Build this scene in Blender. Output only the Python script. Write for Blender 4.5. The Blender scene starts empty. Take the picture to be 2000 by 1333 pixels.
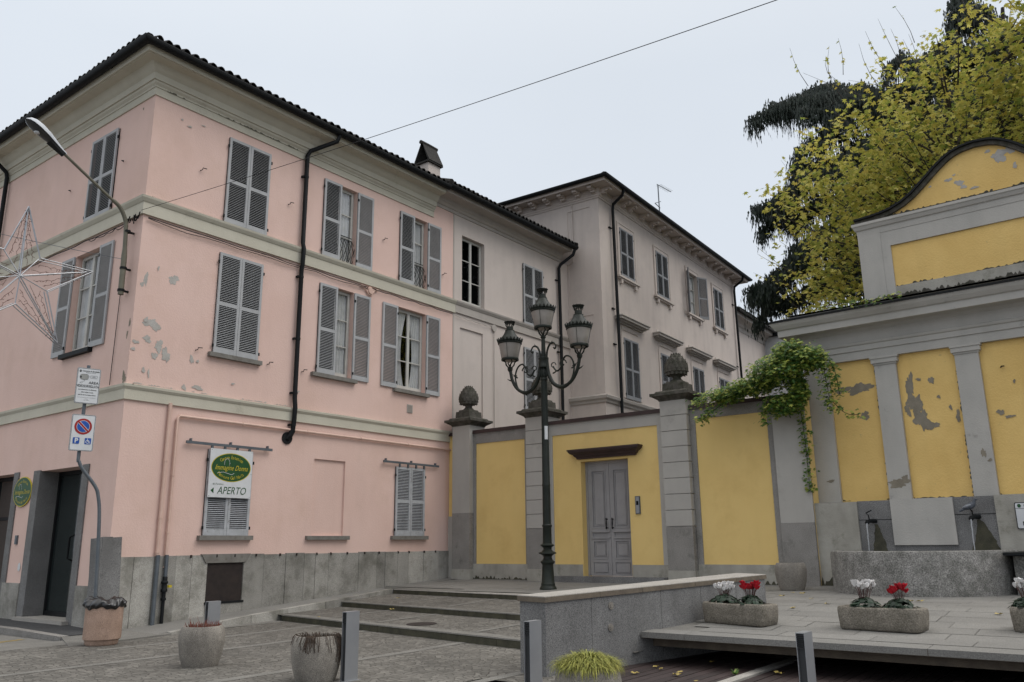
import bpy, math, random
from mathutils import Vector, Matrix
random.seed(7)
R=math.radians
sc=bpy.context.scene
col=sc.collection
# ------------------------------------------------------------------ camera
EYE=Vector((0,0,1.6))
pit,rol,yaw=R(13.8324),R(.6223),R(37.13)
F=Vector((math.cos(yaw)*math.cos(pit),math.sin(yaw)*math.cos(pit),math.sin(pit)))
Xr=Vector((math.sin(yaw),-math.cos(yaw),0)); Up=Xr.cross(F)
rr=Xr*math.cos(rol)-Up*math.sin(rol); uu=Xr*math.sin(rol)+Up*math.cos(rol)
cd=bpy.data.cameras.new("camera"); cam=bpy.data.objects.new("camera",cd); col.objects.link(cam)
cd.sensor_width=36; cd.lens=36*1612.44/2000; cd.clip_end=2000; cd.clip_start=.1
m=Matrix((rr,uu,-F)).transposed().to_4x4(); m.translation=EYE; cam.matrix_world=m
sc.camera=cam
# ------------------------------------------------------------------ world + sun (overcast)
w=bpy.data.worlds.new("World"); sc.world=w; w.use_nodes=True
nt=w.node_tree; nt.nodes.clear(); N=nt.nodes.new; Lk=nt.links.new
SUN_EL,SUN_AZ=R(52),R(-62)        # azimuth measured from +X towards +Y
out=N('ShaderNodeOutputWorld'); bg=N('ShaderNodeBackground'); Lk(bg.outputs[0],out.inputs[0])
sky=N('ShaderNodeTexSky'); sky.sky_type='NISHITA'; sky.sun_disc=False; sky.sun_elevation=SUN_EL; sky.sun_rotation=math.pi/2-SUN_AZ
sky.air_density=1.0; sky.dust_density=4.0; sky.altitude=100
tc=N('ShaderNodeTexCoord'); sep=N('ShaderNodeSeparateXYZ'); Lk(tc.outputs['Generated'],sep.inputs[0])
rp=N('ShaderNodeValToRGB'); Lk(sep.outputs['Z'],rp.inputs[0])
e=rp.color_ramp.elements; e[0].position=0.0; e[0].color=(7.3,8.0,9.0,1); e[1].position=1.0; e[1].color=(19.5,19.2,18.9,1)
x=e.new(.30); x.color=(7.6,8.2,9.0,1); x=e.new(.52); x.color=(7.8,8.4,9.15,1); x=e.new(.62); x.color=(8.6,9.1,9.7,1); x=e.new(.74); x.color=(15.6,15.5,15.4,1)
nz=N('ShaderNodeTexNoise'); nz.inputs['Scale'].default_value=1.6; nz.inputs['Detail'].default_value=4
Lk(tc.outputs['Generated'],nz.inputs['Vector'])
mr=N('ShaderNodeMapRange'); mr.inputs[1].default_value=.3; mr.inputs[2].default_value=.7; mr.inputs[3].default_value=.96; mr.inputs[4].default_value=1.03; Lk(nz.outputs[0],mr.inputs[0])
mul=N('ShaderNodeMixRGB'); mul.blend_type='MULTIPLY'; mul.inputs[0].default_value=1; Lk(rp.outputs[0],mul.inputs[1]); Lk(mr.outputs[0],mul.inputs[2])
mx=N('ShaderNodeMixRGB'); mx.inputs[0].default_value=.93; Lk(sky.outputs[0],mx.inputs[1]); Lk(mul.outputs[0],mx.inputs[2])
Lk(mx.outputs[0],bg.inputs[0]); bg.inputs[1].default_value=.100
sd=bpy.data.lights.new("sun","SUN"); sd.energy=1.25; sd.angle=R(35); sd.color=(1,.97,.93)
so=bpy.data.objects.new("sun",sd); col.objects.link(so)
sv=Vector((math.cos(SUN_AZ)*math.cos(SUN_EL),math.sin(SUN_AZ)*math.cos(SUN_EL),math.sin(SUN_EL)))
so.rotation_euler=sv.to_track_quat('Z','Y').to_euler(); so.location=(0,0,30)
sc.view_settings.view_transform='Standard'; sc.view_settings.look='None'; sc.view_settings.exposure=0.0; sc.view_settings.gamma=1

# ------------------------------------------------------------------ materials
MATS={}
def mat(name,c1,c2=None,scale=1.2,rough=.85,bump=0,bscale=40,speck=0,sscale=180,streak=0,island=0,metal=0,detail=5,lo=.35,hi=.65,dark=None,spec=.4,dscale=3,dlo=.55,dhi=.75):
    """procedural: large noise c1->c2, optional fine speckle, vertical streaks, per-piece variation, dark blotches"""
    if name in MATS: return MATS[name]
    m=bpy.data.materials.new(name); m.use_nodes=True; t=m.node_tree; nd=t.nodes; ln=t.links.new
    b=nd['Principled BSDF']; b.inputs['Roughness'].default_value=rough; b.inputs['Metallic'].default_value=metal
    b.inputs['Specular IOR Level'].default_value=spec
    g=nd.new('ShaderNodeNewGeometry'); pos=g.outputs['Position']
    def noise(sc_,det=5,vec=None,rg=.6):
        n=nd.new('ShaderNodeTexNoise'); n.inputs['Scale'].default_value=sc_; n.inputs['Detail'].default_value=det; n.inputs['Roughness'].default_value=rg
        ln(vec or pos,n.inputs['Vector']); return n.outputs['Fac']
    def rng(s,a,b_,c,d):
        r=nd.new('ShaderNodeMapRange'); 
        for i,v in zip((1,2,3,4),(a,b_,c,d)): r.inputs[i].default_value=v
        ln(s,r.inputs[0]); return r.outputs[0]
    def mix(f,a,b_,bt='MIX'):
        x=nd.new('ShaderNodeMixRGB'); x.blend_type=bt
        for k,s in ((0,f),(1,a),(2,b_)):
            if isinstance(s,(int,float)): x.inputs[k].default_value=s if k==0 else (s,s,s,1)
            elif isinstance(s,tuple): x.inputs[k].default_value=(*s[:3],1)
            else: ln(s,x.inputs[k])
        return x.outputs[0]
    c2=c2 or tuple(v*.86 for v in c1)
    cur=mix(rng(noise(scale,detail),lo,hi,0,1),c1,c2)
    if streak:
        mp=nd.new('ShaderNodeMapping'); mp.inputs['Scale'].default_value=(2.2,2.2,.38); ln(pos,mp.inputs[0])
        cur=mix(1,cur,rng(noise(1.3,7,mp.outputs[0],.55),.45,.8,1,1-streak),'MULTIPLY')
    if speck:
        cur=mix(1,cur,rng(noise(sscale,2),.3,.7,1-speck,1+speck),'MULTIPLY')
    if dark:
        cur=mix(rng(noise(dscale,7,rg=.7),dlo,dhi,0,.85),cur,dark)
    if island:
        cur=mix(1,cur,rng(g.outputs['Random Per Island'],0,1,1-island,1+island),'MULTIPLY')
    ln(cur,b.inputs['Base Color'])
    if bump:
        bp=nd.new('ShaderNodeBump'); bp.inputs['Strength'].default_value=bump; bp.inputs['Distance'].default_value=.02
        ln(noise(bscale,6),bp.inputs['Height']); ln(bp.outputs[0],b.inputs['Normal'])
    MATS[name]=m; return m
pink=mat('pink_plaster',(.70,.505,.44),(.665,.47,.405),.55,.9,.3,30,streak=.05,dark=(.58,.405,.33),dscale=.7,dlo=.5,dhi=.85)
beige=mat('beige_plaster',(.575,.505,.46),(.54,.475,.43),.5,.9,.2,30,streak=.09,dark=(.44,.385,.35),dscale=.8,dlo=.55,dhi=.9)
villam=mat('villa_plaster',(.57,.50,.45),(.53,.46,.415),.5,.9,.15,30,streak=.13,dark=(.39,.345,.32),dscale=.7,dlo=.5,dhi=.9)
trim=mat('olive_trim',(.53,.50,.41),(.49,.46,.375),1.2,.85,.25,40,streak=.08,dark=(.26,.235,.18),dscale=2.0,dlo=.6,dhi=.85)
trimb=mat('beige_trim',(.44,.40,.36),(.40,.365,.33),1.2,.85,.2,40,streak=.12)
yellow=mat('yellow_plaster',(.76,.55,.215),(.72,.51,.19),.6,.9,.15,35,streak=.04,dark=(.60,.40,.14),dscale=.8,dlo=.5,dhi=.85)
yellow2=mat('old_yellow_plaster',(.75,.52,.19),(.68,.455,.155),1.0,.9,.5,25,streak=.06,dark=(.36,.28,.15),dscale=5,dlo=.64,dhi=.76)
grayp=mat('gray_plaster',(.42,.40,.365),(.38,.36,.33),1.0,.9,.2,35,streak=.07,dark=(.25,.24,.21),dscale=1.7,dlo=.6,dhi=.85)
grayf=mat('fountain_gray_plaster',(.45,.43,.395),(.40,.385,.355),1.2,.9,.35,30,streak=.1,dark=(.15,.14,.12),dscale=2.4,dlo=.62,dhi=.82)
mossy=mat('mossy_gray_plaster',(.40,.38,.335),(.30,.285,.245),1.6,.9,.4,30,streak=.22,dark=(.11,.11,.075),dscale=2.4,dlo=.55,dhi=.78)
granite=mat('granite',(.195,.192,.188),(.15,.147,.144),1.2,.8,.35,120,speck=.55,sscale=75,streak=.25,dark=(.09,.088,.082),dscale=.9,dlo=.5,dhi=.85)
graniteb=mat('granite_block',(.27,.255,.235),(.225,.212,.195),2.0,.85,.4,100,speck=.5,sscale=80,dark=(.12,.115,.1),dscale=3)
slabm=mat('plinth_slab',(.345,.33,.30),(.235,.225,.20),1.7,.8,.4,80,speck=.3,sscale=70,streak=.18,island=.26,dark=(.12,.115,.095),dscale=1.7,dlo=.5,dhi=.74)
cope=mat('coping_granite',(.36,.34,.31),(.30,.28,.25),2.5,.8,.3,100,speck=.35,sscale=90)
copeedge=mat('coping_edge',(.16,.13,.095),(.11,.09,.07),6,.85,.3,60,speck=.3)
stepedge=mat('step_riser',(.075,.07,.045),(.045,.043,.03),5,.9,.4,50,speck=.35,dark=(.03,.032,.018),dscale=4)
paver=mat('granite_paver',(.205,.198,.183),(.175,.169,.156),1.0,.75,.25,90,speck=.35,sscale=85,island=.07,dark=(.14,.136,.122),dscale=1.4,dlo=.6,dhi=.85)
strip=mat('granite_strip',(.19,.182,.165),(.15,.144,.13),2,.8,.3,90,speck=.4,sscale=90)
asph=mat('asphalt',(.055,.055,.056),(.042,.042,.043),2,.85,.4,150,speck=.4,sscale=150)
darkm=mat('dark_metal',(.010,.011,.012),(.007,.008,.009),3,.6,.1,20,spec=.2)
brownm=mat('dark_brown_metal',(.055,.031,.029),(.04,.024,.022),3,.55,.1,20)
shutm=mat('shutter_paint',(.40,.405,.41),(.355,.36,.365),4,.75,.2,60,streak=.1,dark=(.2,.2,.2),dscale=9,dlo=.66,dhi=.8)
shutg=mat('villa_shutter_paint',(.25,.255,.265),(.22,.225,.235),3,.75,.1,60)
shutw=mat('weathered_shutter_paint',(.42,.43,.45),(.34,.35,.36),6,.85,.4,60,streak=.2,dark=(.16,.15,.135),dscale=9,dlo=.56,dhi=.72)
white=mat('window_white',(.50,.49,.45),(.42,.41,.38),4,.6)
curt=mat('curtain_cloth',(.55,.55,.55),(.46,.46,.46),5,.9)
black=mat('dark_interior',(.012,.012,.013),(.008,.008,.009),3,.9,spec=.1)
tile=mat('roof_tile',(.028,.025,.022),(.018,.016,.015),5,.9,.5,60,island=.3,dark=(.03,.032,.022),dscale=8)
sill=mat('stone_sill',(.20,.19,.17),(.15,.14,.125),4,.85,.3,80,speck=.3,dark=(.1,.09,.07),dscale=8)
plaster_bare=mat('bare_render',(.44,.42,.39),(.37,.35,.32),6,.9,.5,60)
plaster_bare2=mat('bare_brown_render',(.255,.225,.175),(.20,.175,.135),6,.9,.5,60)
lampg=mat('lamp_green_iron',(.017,.022,.016),(.011,.014,.011),5,.5,.1,60,spec=.3)
lampglass=mat('frosted_lamp_glass',(.33,.30,.27),(.27,.245,.22),5,.35,spec=.5)
alu=mat('brushed_aluminium',(.33,.335,.345),(.29,.295,.31),3,.42,metal=.55)
alud=mat('dark_aluminium',(.05,.052,.055),(.04,.042,.045),3,.5,metal=.3)
galv=mat('galvanised_steel',(.13,.145,.16),(.10,.115,.13),5,.5,metal=.3)
concp=mat('aggregate_concrete',(.29,.265,.23),(.21,.19,.165),5,.9,.6,110,speck=.45,sscale=100,streak=.3)
concr=mat('reddish_concrete',(.44,.305,.235),(.36,.245,.185),4,.9,.5,110,speck=.4,sscale=110,streak=.4)
rough=mat('tooled_stone',(.225,.20,.165),(.155,.138,.11),6,.92,1.0,45,speck=.4,sscale=60,dark=(.10,.09,.07),dscale=7)
basinm=mat('basin_granite',(.26,.25,.235),(.13,.127,.115),5,.85,.9,40,speck=.55,sscale=45,dark=(.085,.085,.075),dscale=3.5)
pine=mat('weathered_stone',(.11,.10,.085),(.06,.055,.045),7,.95,.6,50,dark=(.03,.032,.018),dscale=5,dlo=.45,dhi=.65)
deckm=mat('deck_board',(.045,.030,.028),(.030,.020,.019),3,.6,.2,80,streak=.2,island=.25)
bagm=mat('black_plastic',(.008,.008,.009),(.012,.012,.013),6,.28,spec=.6)
cyc_leaf=mat('cyclamen_leaf',(.006,.018,.008),(.012,.03,.015),18,.5,island=.5,spec=.35)
redp=mat('red_petal',(.45,.008,.02),(.33,.005,.015),20,.6,island=.2)
whitep=mat('white_petal',(.78,.76,.75),(.66,.64,.62),20,.6,island=.1)
stemm=mat('plant_stem',(.10,.05,.04),(.07,.03,.03),9,.8)
soil=mat('soil',(.035,.027,.02),(.02,.016,.012),20,.95,.8,60)
dryred=mat('dry_red_plant',(.22,.07,.05),(.12,.045,.03),20,.9,island=.4)
drybr=mat('dry_brown_plant',(.075,.05,.035),(.04,.028,.02),20,.9,island=.4)
limegrass=mat('lime_grass',(.33,.31,.07),(.18,.20,.04),9,.7,island=.5)
gasp=mat('pink_painted_pipe',(.64,.45,.37),(.57,.39,.32),4,.6)
bark=mat('bark',(.05,.04,.032),(.03,.025,.02),8,.95,.6,30)
pigm=mat('pigeon_feathers',(.12,.13,.15),(.07,.075,.09),30,.7)
pigl=mat('pigeon_wing',(.28,.29,.32),(.24,.25,.27),30,.7)
signw=mat('sign_white',(.62,.63,.64),(.56,.57,.58),5,.5)
signk=mat('sign_black',(.012,.012,.012),None,5,.5)
signr=mat('sign_red',(.33,.012,.012),None,5,.5)
signb=mat('sign_blue',(.008,.075,.36),None,5,.5)
signg=mat('sign_green',(.014,.075,.02),(.01,.06,.016),5,.5)
signy=mat('sign_yellow',(.55,.44,.03),None,5,.5)
gray2=mat('sign_gray',(.30,.30,.28),None,5,.5)
silver=mat('silver_tube',(.45,.46,.48),(.36,.37,.39),8,.35,metal=.7)
redwire=mat('brown_wire',(.10,.035,.02),None,8,.7)
rust=mat('rusty_mesh',(.028,.019,.016),(.016,.011,.010),6,.8,.3,90)
doorp=mat('door_gray_paint',(.315,.305,.305),(.28,.27,.27),3,.6,.1,60,streak=.1)
yellowline=mat('worn_yellow_line',(.35,.25,.07),(.12,.10,.06),9,.9)

def leafmat(name,cols,tr=.35):
    m=bpy.data.materials.new(name); m.use_nodes=True; t=m.node_tree; nd=t.nodes; ln=t.links.new
    b=nd['Principled BSDF']; g=nd.new('ShaderNodeNewGeometry'); r=nd.new('ShaderNodeValToRGB'); ln(g.outputs['Random Per Island'],r.inputs[0])
    el=r.color_ramp.elements
    el[0].position=0; el[0].color=(*cols[0],1); el[1].position=1; el[1].color=(*cols[-1],1)
    for i,c in enumerate(cols[1:-1]): q=el.new((i+1)/(len(cols)-1)); q.color=(*c,1)
    ln(r.outputs[0],b.inputs['Base Color']); b.inputs['Roughness'].default_value=.6
    tr_=nd.new('ShaderNodeBsdfTranslucent'); ln(r.outputs[0],tr_.inputs[0]); mx=nd.new('ShaderNodeMixShader'); mx.inputs[0].default_value=tr
    ln(b.outputs[0],mx.inputs[1]); ln(tr_.outputs[0],mx.inputs[2]); ln(mx.outputs[0],nd['Material Output'].inputs[0])
    MATS[name]=m; return m
tulip=leafmat('autumn_leaf',[(.16,.23,.05),(.40,.39,.08),(.56,.50,.12),(.66,.60,.18),(.42,.42,.08),(.54,.43,.10),(.25,.31,.06),(.50,.48,.13)],.42)
cedarm=leafmat('cedar_needles',[(.006,.013,.008),(.011,.022,.013),(.008,.017,.010),(.018,.032,.017)],.05)
vinem=leafmat('creeper_leaf',[(.03,.085,.018),(.09,.18,.03),(.05,.12,.02),(.22,.30,.045),(.46,.48,.10),(.12,.21,.035)],.35)
dryleaf=leafmat('fallen_leaf',[(.30,.19,.06),(.22,.13,.05),(.42,.33,.08),(.30,.24,.15)],.1)

def glassmat(name,dark,tr):
    m=bpy.data.materials.new(name); m.use_nodes=True; t=m.node_tree; nd=t.nodes; ln=t.links.new
    b=nd['Principled BSDF']; b.inputs['Base Color'].default_value=(*dark,1); b.inputs['Roughness'].default_value=.06; b.inputs['Specular IOR Level'].default_value=.6
    bp=nd.new('ShaderNodeBump'); bp.inputs['Strength'].default_value=.05; nz=nd.new('ShaderNodeTexNoise'); nz.inputs['Scale'].default_value=2.5; ln(nz.outputs[0],bp.inputs['Height']); ln(bp.outputs[0],b.inputs['Normal'])
    if tr:
        tb=nd.new('ShaderNodeBsdfTransparent'); tb.inputs[0].default_value=(.93,.94,.94,1); gl=nd.new('ShaderNodeBsdfGlossy'); gl.inputs['Roughness'].default_value=.04; ln(bp.outputs[0],gl.inputs['Normal'])
        mx=nd.new('ShaderNodeMixShader'); mx.inputs[0].default_value=1-tr; ln(tb.outputs[0],mx.inputs[1]); ln(gl.outputs[0],mx.inputs[2]); ln(mx.outputs[0],nd['Material Output'].inputs[0])
    MATS[name]=m; return m
glass=glassmat('window_glass',(.02,.022,.024),.90)
glassd=glassmat('shop_glass',(.02,.026,.026),0)
watermat=glassmat('water_surface',(.05,.05,.045),.3)
def cobblemat():
    m=bpy.data.materials.new('cobbles'); m.use_nodes=True; t=m.node_tree; nd=t.nodes; ln=t.links.new
    b=nd['Principled BSDF']; g=nd.new('ShaderNodeNewGeometry')
    wv=nd.new('ShaderNodeTexNoise'); wv.inputs['Scale'].default_value=1.1; ln(g.outputs['Position'],wv.inputs['Vector'])
    ad=nd.new('ShaderNodeMixRGB'); ad.blend_type='ADD'; ad.inputs[0].default_value=.35; ln(g.outputs['Position'],ad.inputs[1]); ln(wv.outputs['Color'],ad.inputs[2])
    def vor(f,s):
        v=nd.new('ShaderNodeTexVoronoi'); v.feature=f; v.inputs['Scale'].default_value=s; v.inputs['Randomness'].default_value=.75; v.voronoi_dimensions='2D'; ln(ad.outputs[0],v.inputs['Vector']); return v
    v1=vor('DISTANCE_TO_EDGE',9.5); v2=vor('F1',9.5)
    r=nd.new('ShaderNodeMapRange'); r.inputs[1].default_value=0; r.inputs[2].default_value=.085; ln(v1.outputs['Distance'],r.inputs[0])
    sep=nd.new('ShaderNodeSeparateColor'); ln(v2.outputs['Color'],sep.inputs[0])
    c=nd.new('ShaderNodeValToRGB'); ln(sep.outputs[0],c.inputs[0]); el=c.color_ramp.elements
    el[0].color=(.10,.093,.08,1); el[1].color=(.185,.173,.152,1); q=el.new(.5); q.color=(.14,.131,.115,1)
    n2=nd.new('ShaderNodeTexNoise'); n2.inputs['Scale'].default_value=.8; n2.inputs['Detail'].default_value=6; ln(g.outputs['Position'],n2.inputs['Vector'])
    mr=nd.new('ShaderNodeMapRange'); mr.inputs[1].default_value=.35; mr.inputs[2].default_value=.7; mr.inputs[3].default_value=1.08; mr.inputs[4].default_value=.72; ln(n2.outputs[0],mr.inputs[0])
    mm=nd.new('ShaderNodeMixRGB'); mm.blend_type='MULTIPLY'; mm.inputs[0].default_value=1; ln(c.outputs[0],mm.inputs[1]); ln(mr.outputs[0],mm.inputs[2])
    mx=nd.new('ShaderNodeMixRGB'); ln(r.outputs[0],mx.inputs[0]); mx.inputs[1].default_value=(.055,.050,.040,1); ln(mm.outputs[0],mx.inputs[2]); ln(mx.outputs[0],b.inputs['Base Color'])
    b.inputs['Roughness'].default_value=.8
    bp=nd.new('ShaderNodeBump'); bp.inputs['Strength'].default_value=.7; bp.inputs['Distance'].default_value=.02; ln(r.outputs[0],bp.inputs['Height']); ln(bp.outputs[0],b.inputs['Normal'])
    MATS['cobbles']=m; return m
cobble=cobblemat()

# ------------------------------------------------------------------ mesh helpers
class MB:
    def __init__(s): s.v=[]; s.f=[]
    def add(s,vs,fs):
        n=len(s.v); s.v+= [tuple(p) for p in vs]; s.f+=[tuple(n+i for i in f) for f in fs]; return s
    def poly(s,*p): return s.add(p,[tuple(range(len(p)))])
    def box(s,x0,x1,y0,y1,z0,z1):
        return s.add([(x,y,z) for z in (z0,z1) for y in (y0,y1) for x in (x0,x1)],[(0,2,3,1),(4,5,7,6),(0,1,5,4),(2,6,7,3),(0,4,6,2),(1,3,7,5)])
    def hexa(s,b,t):   # bottom 4 pts, top 4 pts
        n=len(b); return s.add(list(b)+list(t),[tuple(range(n))[::-1],tuple(range(n,2*n))]+[(i,(i+1)%n,n+(i+1)%n,n+i) for i in range(n)])
    def prism(s,pts,z0,z1): return s.hexa([(x,y,z0) for x,y in pts],[(x,y,z1) for x,y in pts])
    def tube(s,pts,r,seg=8,cap=True):
        pts=[Vector(p) for p in pts]; n=len(pts); rs=r if isinstance(r,(list,tuple)) else [r]*n
        vs=[]; up=None
        for i,p in enumerate(pts):
            d=(pts[min(i+1,n-1)]-pts[max(i-1,0)]).normalized()
            if up is None: up=Vector((0,0,1)) if abs(d.z)<.9 else Vector((1,0,0))
            a=d.cross(up).normalized(); b=a.cross(d).normalized(); up=b
            for k in range(seg):
                t=2*math.pi*k/seg; vs.append(p+(a*math.cos(t)+b*math.sin(t))*rs[i])
        fs=[(i*seg+k,i*seg+(k+1)%seg,(i+1)*seg+(k+1)%seg,(i+1)*seg+k) for i in range(n-1) for k in range(seg)]
        if cap: fs+=[tuple(range(seg))[::-1],tuple((n-1)*seg+k for k in range(seg))]
        return s.add(vs,fs)
    def lathe(s,prof,c=(0,0,0),seg=24,sx=1,sy=1):
        vs=[]; n=len(prof)
        for r,z in prof:
            for k in range(seg):
                t=2*math.pi*k/seg; vs.append((c[0]+r*sx*math.cos(t),c[1]+r*sy*math.sin(t),c[2]+z))
        fs=[(i*seg+k,i*seg+(k+1)%seg,(i+1)*seg+(k+1)%seg,(i+1)*seg+k) for i in range(n-1) for k in range(seg)]
        if prof[0][0]>1e-4: fs.append(tuple(range(seg))[::-1])
        if prof[-1][0]>1e-4: fs.append(tuple((n-1)*seg+k for k in range(seg)))
        return s.add(vs,fs)
    def sweep(s,prof,path,closed=True):   # prof [(o,z)], path [(x,y,ox,oy)]
        n=len(prof); vs=[(x+o*ox,y+o*oy,z) for x,y,ox,oy in path for o,z in prof]
        m=n if closed else n-1
        fs=[(i*n+k,i*n+(k+1)%n,(i+1)*n+(k+1)%n,(i+1)*n+k) for i in range(len(path)-1) for k in range(m)]
        if closed: fs+=[tuple(range(n)),tuple((len(path)-1)*n+k for k in range(n))[::-1]]
        return s.add(vs,fs)
    def xf(s,M,start=0): s.v[start:]=[tuple(M@Vector(p)) for p in s.v[start:]]; return s
WM={}
def mesh(name,mb,material,smooth=False,M=None,fixn=True):
    me=bpy.data.meshes.new(name); vs=mb.v if M is None else [tuple(M@Vector(p)) for p in mb.v]
    me.from_pydata(vs,[],mb.f)
    if fixn and len(mb.f)<20000:
        import bmesh
        bm=bmesh.new(); bm.from_mesh(me); bmesh.ops.recalc_face_normals(bm,faces=bm.faces); bm.to_mesh(me); bm.free()
    me.materials.append(material)
    if smooth:
        for p in me.polygons: p.use_smooth=True
        if smooth!='full':
            try: me.set_sharp_from_angle(angle=R(38))
            except Exception: pass
    me.update(); return me
def tag(o,label=None,cat=None,group=None,kind=None):
    for k,v in (('label',label),('category',cat),('group',group),('kind',kind)):
        if v: o[k]=v
    return o
def link(name,data,parent=None,loc=(0,0,0),rot=0):
    o=bpy.data.objects.new(name,data); col.objects.link(o)
    o.location=loc; o.rotation_euler=(0,0,rot)
    L=Matrix.Translation(Vector(loc))@Matrix.Rotation(rot,4,'Z')
    if parent: o.parent=parent; L=WM[parent.name]@L
    WM[o.name]=L; return o
def thing(name,label,cat,loc,rot=0,group=None):
    return tag(link(name,None,None,loc,rot),label,cat,group)
SPLIT={'door_surround','side_plinth','pipe_clip','peeled_patch','bare_render_patch','gable_wall','handle','old_fixing','podium_joint','corner_strip','moss_stain'}
def islands(mb):
    p=list(range(len(mb.v)))
    def f(a):
        while p[a]!=a: p[a]=p[p[a]]; a=p[a]
        return a
    for fc in mb.f:
        for k in fc[1:]: p[f(k)]=f(fc[0])
    g={}
    for fc in mb.f: g.setdefault(f(fc[0]),[]).append(fc)
    out=[]
    for fs in g.values():
        ix=sorted({i for fc in fs for i in fc}); d={i:n for n,i in enumerate(ix)}; m=MB(); m.v=[mb.v[i] for i in ix]; m.f=[tuple(d[i] for i in fc) for fc in fs]; out.append(m)
    return out
def part(name,mb,material,parent,smooth=False,world=True,loc=None,label=None):
    if name in SPLIT:
        L=islands(mb)
        if len(L)>1:
            for q in L: r=part0(name,q,material,parent,smooth,world,loc,label)
            return r
    return part0(name,mb,material,parent,smooth,world,loc,label)
def part0(name,mb,material,parent,smooth=False,world=True,loc=None,label=None):
    """world=True: mb in world coordinates. loc: origin (in the parent's space) for local meshes"""
    if world:
        me=mesh(name,mb,material,smooth,WM[parent.name].inverted()); o=link(name,me,parent)
    else:
        o=link(name,mesh(name,mb,material,smooth),parent,loc or (0,0,0))
    if label: o['label']=label
    return o
def single(name,mb,material,loc,label=None,cat=None,group=None,kind=None,smooth=False):
    M=Matrix.Translation(-Vector(loc)); return tag(link(name,mesh(name,mb,material,smooth,M),None,loc),label,cat,group,kind)
def struct(name,mb,material,smooth=False): return single(name,mb,material,(0,0,0),kind='structure',smooth=smooth)
class Fr:   # facade frame: u right along the wall, o out towards the viewer, z up
    def __init__(s,ox,oy,ang): s.o=Vector((ox,oy,0)); s.a=ang; s.U=Vector((math.cos(ang),math.sin(ang),0)); s.N=Vector((math.sin(ang),-math.cos(ang),0))
    def __call__(s,u,o,z): return tuple(s.o+s.U*u+s.N*o+Vector((0,0,z)))
    def box(s,mb,u0,u1,o0,o1,z0,z1): mb.hexa([s(u0,o1,z0),s(u1,o1,z0),s(u1,o0,z0),s(u0,o0,z0)],[s(u0,o1,z1),s(u1,o1,z1),s(u1,o0,z1),s(u0,o0,z1)]); return mb
    def path(s,pts): # (u,o,du,do) -> sweep path
        r=[]
        for u,o,du,do in pts:
            p=s(u,o,0); d=s.U*du+s.N*do; r.append((p[0],p[1],d.x,d.y))
        return r
P=Fr(0,16.71,0); Lf=Fr(8.66,0,-math.pi/2); G=Fr(18.85,16.7,-math.pi/2); V=Fr(25.75,15.24,R(2.4)); Q=Fr(18.908,6.464,-math.pi/2-R(1.94))
def wall(mb,fr,u0,u1,z0,z1,holes=(),reveal=.25,o=0):
    us=sorted({u0,u1,*[h[0] for h in holes],*[h[1] for h in holes]}); zs=sorted({z0,z1,*[h[2] for h in holes],*[h[3] for h in holes]})
    for a,b in zip(us,us[1:]):
        for c,d in zip(zs,zs[1:]):
            mu,mz=(a+b)/2,(c+d)/2
            if any(h[0]<mu<h[1] and h[2]<mz<h[3] for h in holes): continue
            mb.poly(fr(a,o,c),fr(b,o,c),fr(b,o,d),fr(a,o,d))
    for h in holes:
        rv=h[4] if len(h)>4 else reveal
        a,b,c,d=h[:4]
        for p,q in (((a,c),(a,d)),((a,d),(b,d)),((b,d),(b,c)),((b,c),(a,c))): mb.poly(fr(p[0],o,p[1]),fr(q[0],o,q[1]),fr(q[0],o-rv,q[1]),fr(p[0],o-rv,p[1]))
        if rv<.1: mb.poly(fr(a,o-rv,c),fr(b,o-rv,c),fr(b,o-rv,d),fr(a,o-rv,d))
    return mb
# ---- text as mesh
def text(s,size=1,shear=0,align='CENTER',bold=0):
    cu=bpy.data.curves.new('t','FONT'); cu.body=s; cu.size=size; cu.shear=shear; cu.align_x=align; cu.align_y='CENTER'; cu.resolution_u=3; cu.offset=bold
    o=bpy.data.objects.new('t',cu); col.objects.link(o); dg=bpy.context.evaluated_depsgraph_get(); dg.update()
    me=bpy.data.meshes.new_from_object(o.evaluated_get(dg)); r=([tuple(v.co[:2]) for v in me.vertices],[tuple(p.vertices) for p in me.polygons])
    bpy.data.objects.remove(o); bpy.data.curves.remove(cu); bpy.data.meshes.remove(me); return r
def put_text(mb,s,size,x,z,y,shear=0,align='CENTER',sx=1,bold=0,arc=None):
    """flat text in the local x-z plane at depth y; arc=(rx,rz,mid_angle) sets letters along an ellipse"""
    if arc:
        rx,rz,mid,step=arc; n=len(s); sg=-1 if mid>0 else 1
        for i,ch in enumerate(s):
            if ch==' ': continue
            t=mid+sg*(i-(n-1)/2)*step; vs,fs=text(ch,size,shear,'CENTER',bold)
            px,pz=x+rx*math.cos(t),z+rz*math.sin(t); tx,tz=-rx*math.sin(t)*sg,rz*math.cos(t)*sg; l=math.hypot(tx,tz); tx/=l; tz/=l
            mb.add([(px+a*sx*tx-b*tz,y,pz+a*sx*tz+b*tx) for a,b in vs],fs)
        return
    vs,fs=text(s,size,shear,align,bold); mb.add([(x+a*sx,y,z+b) for a,b in vs],fs)
def disc(mb,x,z,rx,rz,y,n=40,hole=0):
    if not hole: mb.poly(*[(x+rx*math.cos(2*math.pi*k/n),y,z+rz*math.sin(2*math.pi*k/n)) for k in range(n)])
    else:
        vs=[(x+rx*q*math.cos(2*math.pi*k/n),y,z+rz*q*math.sin(2*math.pi*k/n)) for q in (1,hole) for k in range(n)]
        mb.add(vs,[(k,(k+1)%n,n+(k+1)%n,n+k) for k in range(n)])
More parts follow.
